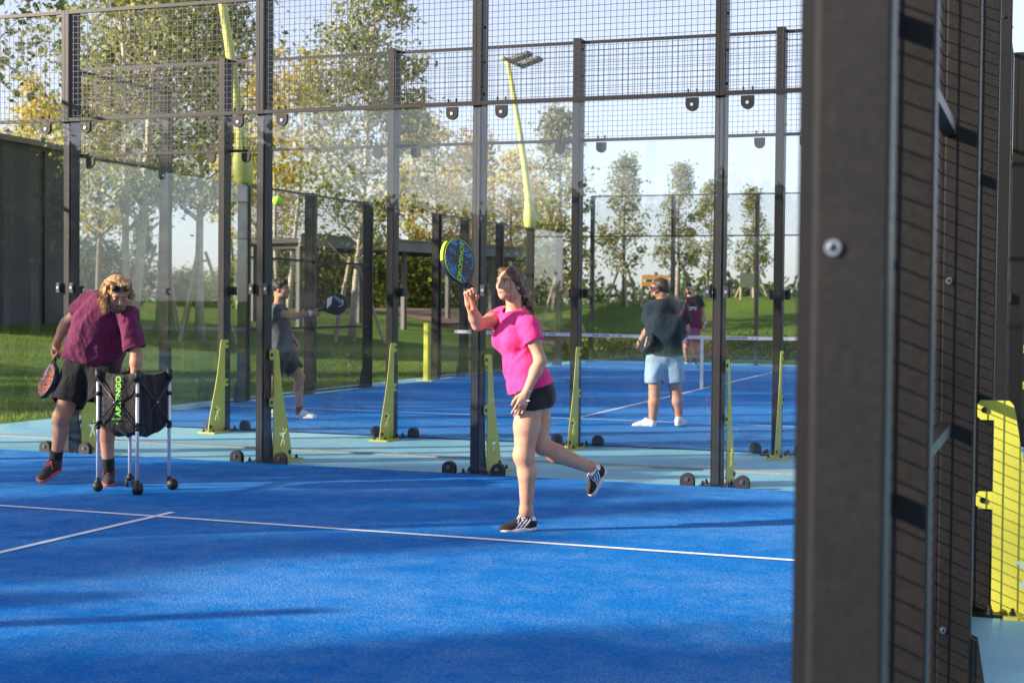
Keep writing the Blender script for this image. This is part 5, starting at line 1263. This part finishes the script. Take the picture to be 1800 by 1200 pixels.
def bands(add, cy, a, bb, T):
    b = MB()
    for t0, t1 in ((1.9, 2.85), (3.15, 3.75)):
        pts = [(a*1.014*math.cos(t), cy+bb*1.014*math.sin(t), 0) for t in np.linspace(t0, t1, 14)]; b.tube(pts, .0065, 8, True, 2.2, (0, 0, 1)) if t0 < 2 else None
    add('edge_guard', b.mesh('edge_guard', M['neon'], True))
    for z in (T+.0010, -T-.0010):
        b = MB(); pts = [(a*.955*math.cos(t)*(1-.30*max(0, -math.sin(t))**2.2), cy+bb*.955*math.sin(t), z) for t in np.linspace(.2, 4.3, 40)]; b.tube(pts, .0018, 5); add('neon_line', b.mesh('neon_line', M['neon'], True))
racket(W.W(J(826, 523, -.188)), axw, fn, 'blue and black racket with neon lettering raised by the woman in pink', (patchy('blue_black_face', (.006, .02, .03), (.008, .17, .36), (.004, .014, .02), 13, 26, .50, .54), M['carb'], M['orange_grip']), [('DROPSHOT', .004, -.005, 1.02, .046, M['neon'])], .98, None, decor=bands)
p = MAN; J = p.J
axm = p.Ri.T @ unit(J(79, 692, -.06)-J(100, 622, .07)); fnm = p.Ri.T @ unit((-.62, -.70, -.30))
def orange_cells():
    t = NT('orange_black_face'); c = t.coord(); v = t.n('ShaderNodeTexVoronoi', i_Scale=34., feature='DISTANCE_TO_EDGE'); t.l(c, v.inputs['Vector'])
    r = t.ramp(v.outputs['Distance'], [(.10, (.015, .015, .02, 1)), (.16, (.75, .16, .03, 1))]); return t.end(t.pbr(r.outputs[0], .4))
def tails(add, cy, a, bb, T):
    for z in (T+.001, -T-.001):
        b = MB(); b.tube([(.0, .10, z), (.03, cy-.06, z), (.045, cy, z)], .006, 6); add('side_stripe', b.mesh('side_stripe', M['paleblue'], True))
racket(p.W(J(99.5, 620, .075)), axm, fnm, 'orange and black racket hanging from the hand of the man in burgundy', (orange_cells(), M['carb'], M['orange_g2']), None, .98, M['carb'], decor=tails)
p = YOUNG; J = p.J
axy = p.Ri.T @ unit(J(590, 533, -.10)-J(551, 547, -.14)); fny = p.Ri.T @ unit((.05, -.95, .30))
def headlogo(add, cy, a, bb, T):
    for z in (T+.001, -T-.001):
        b = MB(); b.tube([(.045*math.cos(t), cy+.045+.045*math.sin(t), z) for t in np.linspace(-.6, 2.2, 16)], [.004+.006*k/15 for k in range(16)], 6); add('round_emblem', b.mesh('round_emblem', M['paleblue'], True))
        b = MB(); b.add([(-.10, cy-.07, z*1.05), (.02, cy-.115, z*1.05), (-.02, cy-.05, z*1.05), (-.105, cy+.0, z*1.05)], [(0, 1, 2, 3)]); add('white_panel', b.mesh('white_panel', M['white']))
racket(p.W(J(551, 547, -.145)), axy, fny, 'black racket with pale blue emblem held out by the young man', (simple('black_face', (.012, .013, .016), .4), M['carb'], M['carb']), [('HEAD', -.045, .045, .5, .05, M['paleblue'])], 1., None, decor=headlogo)
p = NAVY; J = p.J
axn = p.Ri.T @ unit(J(1135, 603, -.05)-J(1120, 607, .165)); fnn = p.Ri.T @ unit((-.75, -.55, .45))
racket(p.W(J(1121, 606, .165)), axn, fnn, 'black racket with white print held low by the man in navy', (simple('black_face_grey_print', (.018, .018, .02), .35), M['carb'], M['neon']), [('NOX', .0, .02, .3, .06, M['white'])], 1., None)

# ---------------------------------------------------------------- ball cart
cc = [np.array(q+(0.,)) for q in ((-1.092, 7.85), (-.744, 7.833), (-.681, 8.144), (-1.037, 8.166))]
cen = sum(cc)/4; ct = thing('ball_cart', tuple(cen), 'black fabric ball cart on four white legs with caster wheels', 'ball cart')
M['alu'] = simple('white_aluminium_tube', (.72, .72, .76), .35, .35, .05, 20, .05, 100); M['bag'] = cloth('black_nylon_bag', (.016, .014, .014), .6, .8, (9, 9, 5)); M['green_ink'] = simple('green_print', (.25, .80, .05), .6, 0, .05, 40, .05, 100)
TOP = .89
for i, c in enumerate(cc):
    b = MB(); b.tube([c+u3(0, 0, .085), c+u3(0, 0, TOP-.04)], .0125, 12); lg = b.build('leg', M['alu'], ct, True)
    for z in (.70, .455, .485): b = MB(); b.tube([c+u3(0, 0, z), c+u3(0, 0, z+.028)], .0175, 12); b.build('collar', M['gasket'], lg, True)
    b = MB(); b.tube([c+u3(0, 0, TOP-.085), c+u3(0, 0, TOP)], [.021, .024], 12); b.build('top_cap', M['gasket'], lg, True)
    b = MB(); out = unit(c-cen); sd_ = np.cross(out, u3(0, 0, 1))
    if i in (1, 2):
        b.cyl(c+out*.025+u3(0, 0, .041)-sd_*.030, c+out*.025+u3(0, 0, .041)+sd_*.030, .041, 22); b.tube([c+out*.025+u3(0, 0, .041)-sd_*.036, c+out*.025+u3(0, 0, .041)+sd_*.036], .030, 18)
    else:
        for q in (-1, 1): b.cyl(c+u3(0, 0, .036)+sd_*q*.017, c+u3(0, 0, .036)+sd_*q*.030, .036, 20)
        b.box(c+u3(0, 0, .066), (.045, .045, .035), None, .01)
    b.tube([c+u3(0, 0, .055), c+u3(0, 0, .10)], .016, 10); b.build('caster', M['gasket'], lg, True)
# bag: hangs from the four tops, sagging rim and rounded bottom
def bag_grid():
    nu, nv = 96, 22; vs = []
    cs_ = [cen+(c-cen)*.96 for c in cc]
    for j in range(nv+1):
        v = j/nv
        for i in range(nu):
            e = i/nu*4; k = int(e) % 4; t = e-int(e); a_, b_ = cs_[k], cs_[(k+1) % 4]
            q = a_+(b_-a_)*t; mid = 4*t*(1-t); m2 = mid**.7
            z0 = TOP-.005-.030*m2; z1 = .455-.055*m2+.008*math.sin(17*t+k)
            z = z0+(z1-z0)*v
            inw = cen-q; inw[2] = 0; inw /= np.linalg.norm(inw)
            d = mid*(.014+.010*math.sin(7*t+4*v+k)+.006*math.sin(19*t-6*v+2*k))-.016*mid*math.sin(PI*v)+.05*max(0, v-.86)/.14*(max(0, v-.86)/.14)
            q2 = q+inw*d; vs.append((q2[0], q2[1], z))
    fs = [(j*nu+i, j*nu+(i+1) % nu, (j+1)*nu+(i+1) % nu, (j+1)*nu+i) for j in range(nv) for i in range(nu)]
    low = nv*nu
    for r_ in (.7, .4, .1):
        for i in range(nu):
            q = np.array(vs[low+i]); w_ = cen+(q-cen)*r_; vs.append((w_[0], w_[1], q[2]*r_+(.405)*(1-r_)))
    for k in range(3): fs += [(low+k*nu+i, low+k*nu+(i+1) % nu, low+(k+1)*nu+(i+1) % nu, low+(k+1)*nu+i) for i in range(nu)]
    fs.append(tuple(low+3*nu+i for i in range(nu)))
    b = MB(); b.add(vs, fs); return b
bg_ = bag_grid().build('bag', M['bag'], ct, True); so2 = bg_.modifiers.new('thickness', 'SOLIDIFY'); so2.thickness = .006
for k in range(4):                                       # crossed struts on every side
    a_, b_ = cc[k], cc[(k+1) % 4]; o_ = unit((a_+b_)/2-cen)*.030
    b = MB(); b.tube([a_+u3(0, 0, TOP-.06)+o_*.5, b_+u3(0, 0, .48)+o_*.5], .0062, 8); b.build('strut', M['carb'], ct, True)
    b = MB(); b.tube([b_+u3(0, 0, TOP-.06)+o_*.9, a_+u3(0, 0, .48)+o_*.9], .0062, 8); b.build('strut', M['carb'], ct, True)
    b = MB(); m_ = (a_+b_)/2+u3(0, 0, (TOP+.42)/2)+o_*1.1; b.cyl(m_, m_+unit(o_)*.008, .008, 10); b.build('rivet', M['steel'], ct, True)
# lettering up the left face of the bag
def bag_text(txt, along, z, size, rot, bold=1.):
    a_, b_ = cen+(cc[0]-cen)*.96, cen+(cc[1]-cen)*.96; e = unit(b_-a_); q = a_+(b_-a_)*along; o_ = unit(np.cross(e, u3(0, 0, 1)))
    o = bpy.data.objects.new('lettering', text_mesh(txt, size, M['green_ink'], 0., size*.018)); COL.objects.link(o)
    Rm = np.stack([e, u3(0, 0, 1), o_], 1); cr_, sr_ = math.cos(rot), math.sin(rot); Rm = Rm @ np.array([[cr_, -sr_, 0], [sr_, cr_, 0], [0, 0, 1]])
    pos = q+o_*.022+u3(0, 0, z)
    mw = Matrix([[*Rm[0], pos[0]], [*Rm[1], pos[1]], [*Rm[2], pos[2]], [0, 0, 0, 1]])
    o.parent = bg_; o.matrix_parent_inverse = (ct.matrix_basis @ Matrix.Identity(4)).inverted() if False else Matrix.Identity(4)
    o.matrix_basis = mw @ Matrix.Identity(4); o.matrix_parent_inverse = Matrix.Identity(4)
    return o
for t_ in (('ARTENGO', .56, .70, .062, PI/2), ('BALL CART', .50, .535, .016, 0), ('v', .52, .505, .03, 0)): bag_text(*t_)
# ================================================================== light, sky, camera
sd = bpy.data.lights.new('sun', 'SUN'); sd.energy = 5.0; sd.angle = math.radians(.53); sd.color = (1., .86, .70)
so = bpy.data.objects.new('sun', sd); COL.objects.link(so)
Sv = V((SUN_H[0]*math.cos(SUN_EL), SUN_H[1]*math.cos(SUN_EL), math.sin(SUN_EL)))
so.rotation_euler = Sv.to_track_quat('Z', 'Y').to_euler()
wd = bpy.data.worlds.new('World'); S.world = wd; wd.use_nodes = True
nt = wd.node_tree; nt.nodes.clear()
sk = nt.nodes.new('ShaderNodeTexSky'); sk.sky_type = 'NISHITA'; sk.sun_disc = False
sk.sun_elevation = SUN_EL; sk.sun_rotation = math.atan2(SUN_H[0], SUN_H[1]) % (2*PI)
sk.air_density = 1.0; sk.dust_density = .5; sk.ozone_density = 2.5
bg = nt.nodes.new('ShaderNodeBackground'); bg.inputs[1].default_value = .105
ou = nt.nodes.new('ShaderNodeOutputWorld'); 
mx = nt.nodes.new('ShaderNodeMix'); mx.data_type = 'RGBA'; mx.blend_type = 'MIX'; mx.inputs[0].default_value = .55
hs = nt.nodes.new('ShaderNodeHueSaturation'); hs.inputs['Saturation'].default_value = .0; nt.links.new(sk.outputs[0], hs.inputs['Color'])
tn = nt.nodes.new('ShaderNodeMix'); tn.data_type = 'RGBA'; tn.blend_type = 'MULTIPLY'; tn.inputs[0].default_value = 1.; tn.inputs[7].default_value = (.93, .92, 1.16, 1); nt.links.new(hs.outputs[0], tn.inputs[6])
nt.links.new(sk.outputs[0], mx.inputs[6]); nt.links.new(tn.outputs[2], mx.inputs[7]); nt.links.new(mx.outputs[2], bg.inputs[0]); nt.links.new(bg.outputs[0], ou.inputs[0])
cd = bpy.data.cameras.new('camera'); co = bpy.data.objects.new('camera', cd); COL.objects.link(co)
cd.sensor_width = 36; cd.lens = FOC/1800*36; cd.clip_start = .05; cd.clip_end = 4000
co.matrix_world = Matrix(((CR[0], CU[0], -CF[0], CAM[0]), (CR[1], CU[1], -CF[1], CAM[1]), (CR[2], CU[2], -CF[2], CAM[2]), (0, 0, 0, 1)))
cd.dof.use_dof = True; cd.dof.focus_distance = 9.6; cd.dof.aperture_fstop = 4.0
S.camera = co
S.view_settings.view_transform = 'Standard'; S.view_settings.look = 'None'; S.view_settings.exposure = 1.25; S.view_settings.gamma = 1
S.render.engine = 'CYCLES'
S.cycles.use_denoising = True; S.cycles.max_bounces = 10; S.cycles.transparent_max_bounces = 48; S.cycles.glossy_bounces = 4; S.cycles.diffuse_bounces = 3
S.cycles.caustics_reflective = False; S.cycles.caustics_refractive = False; S.cycles.sample_clamp_indirect = 6
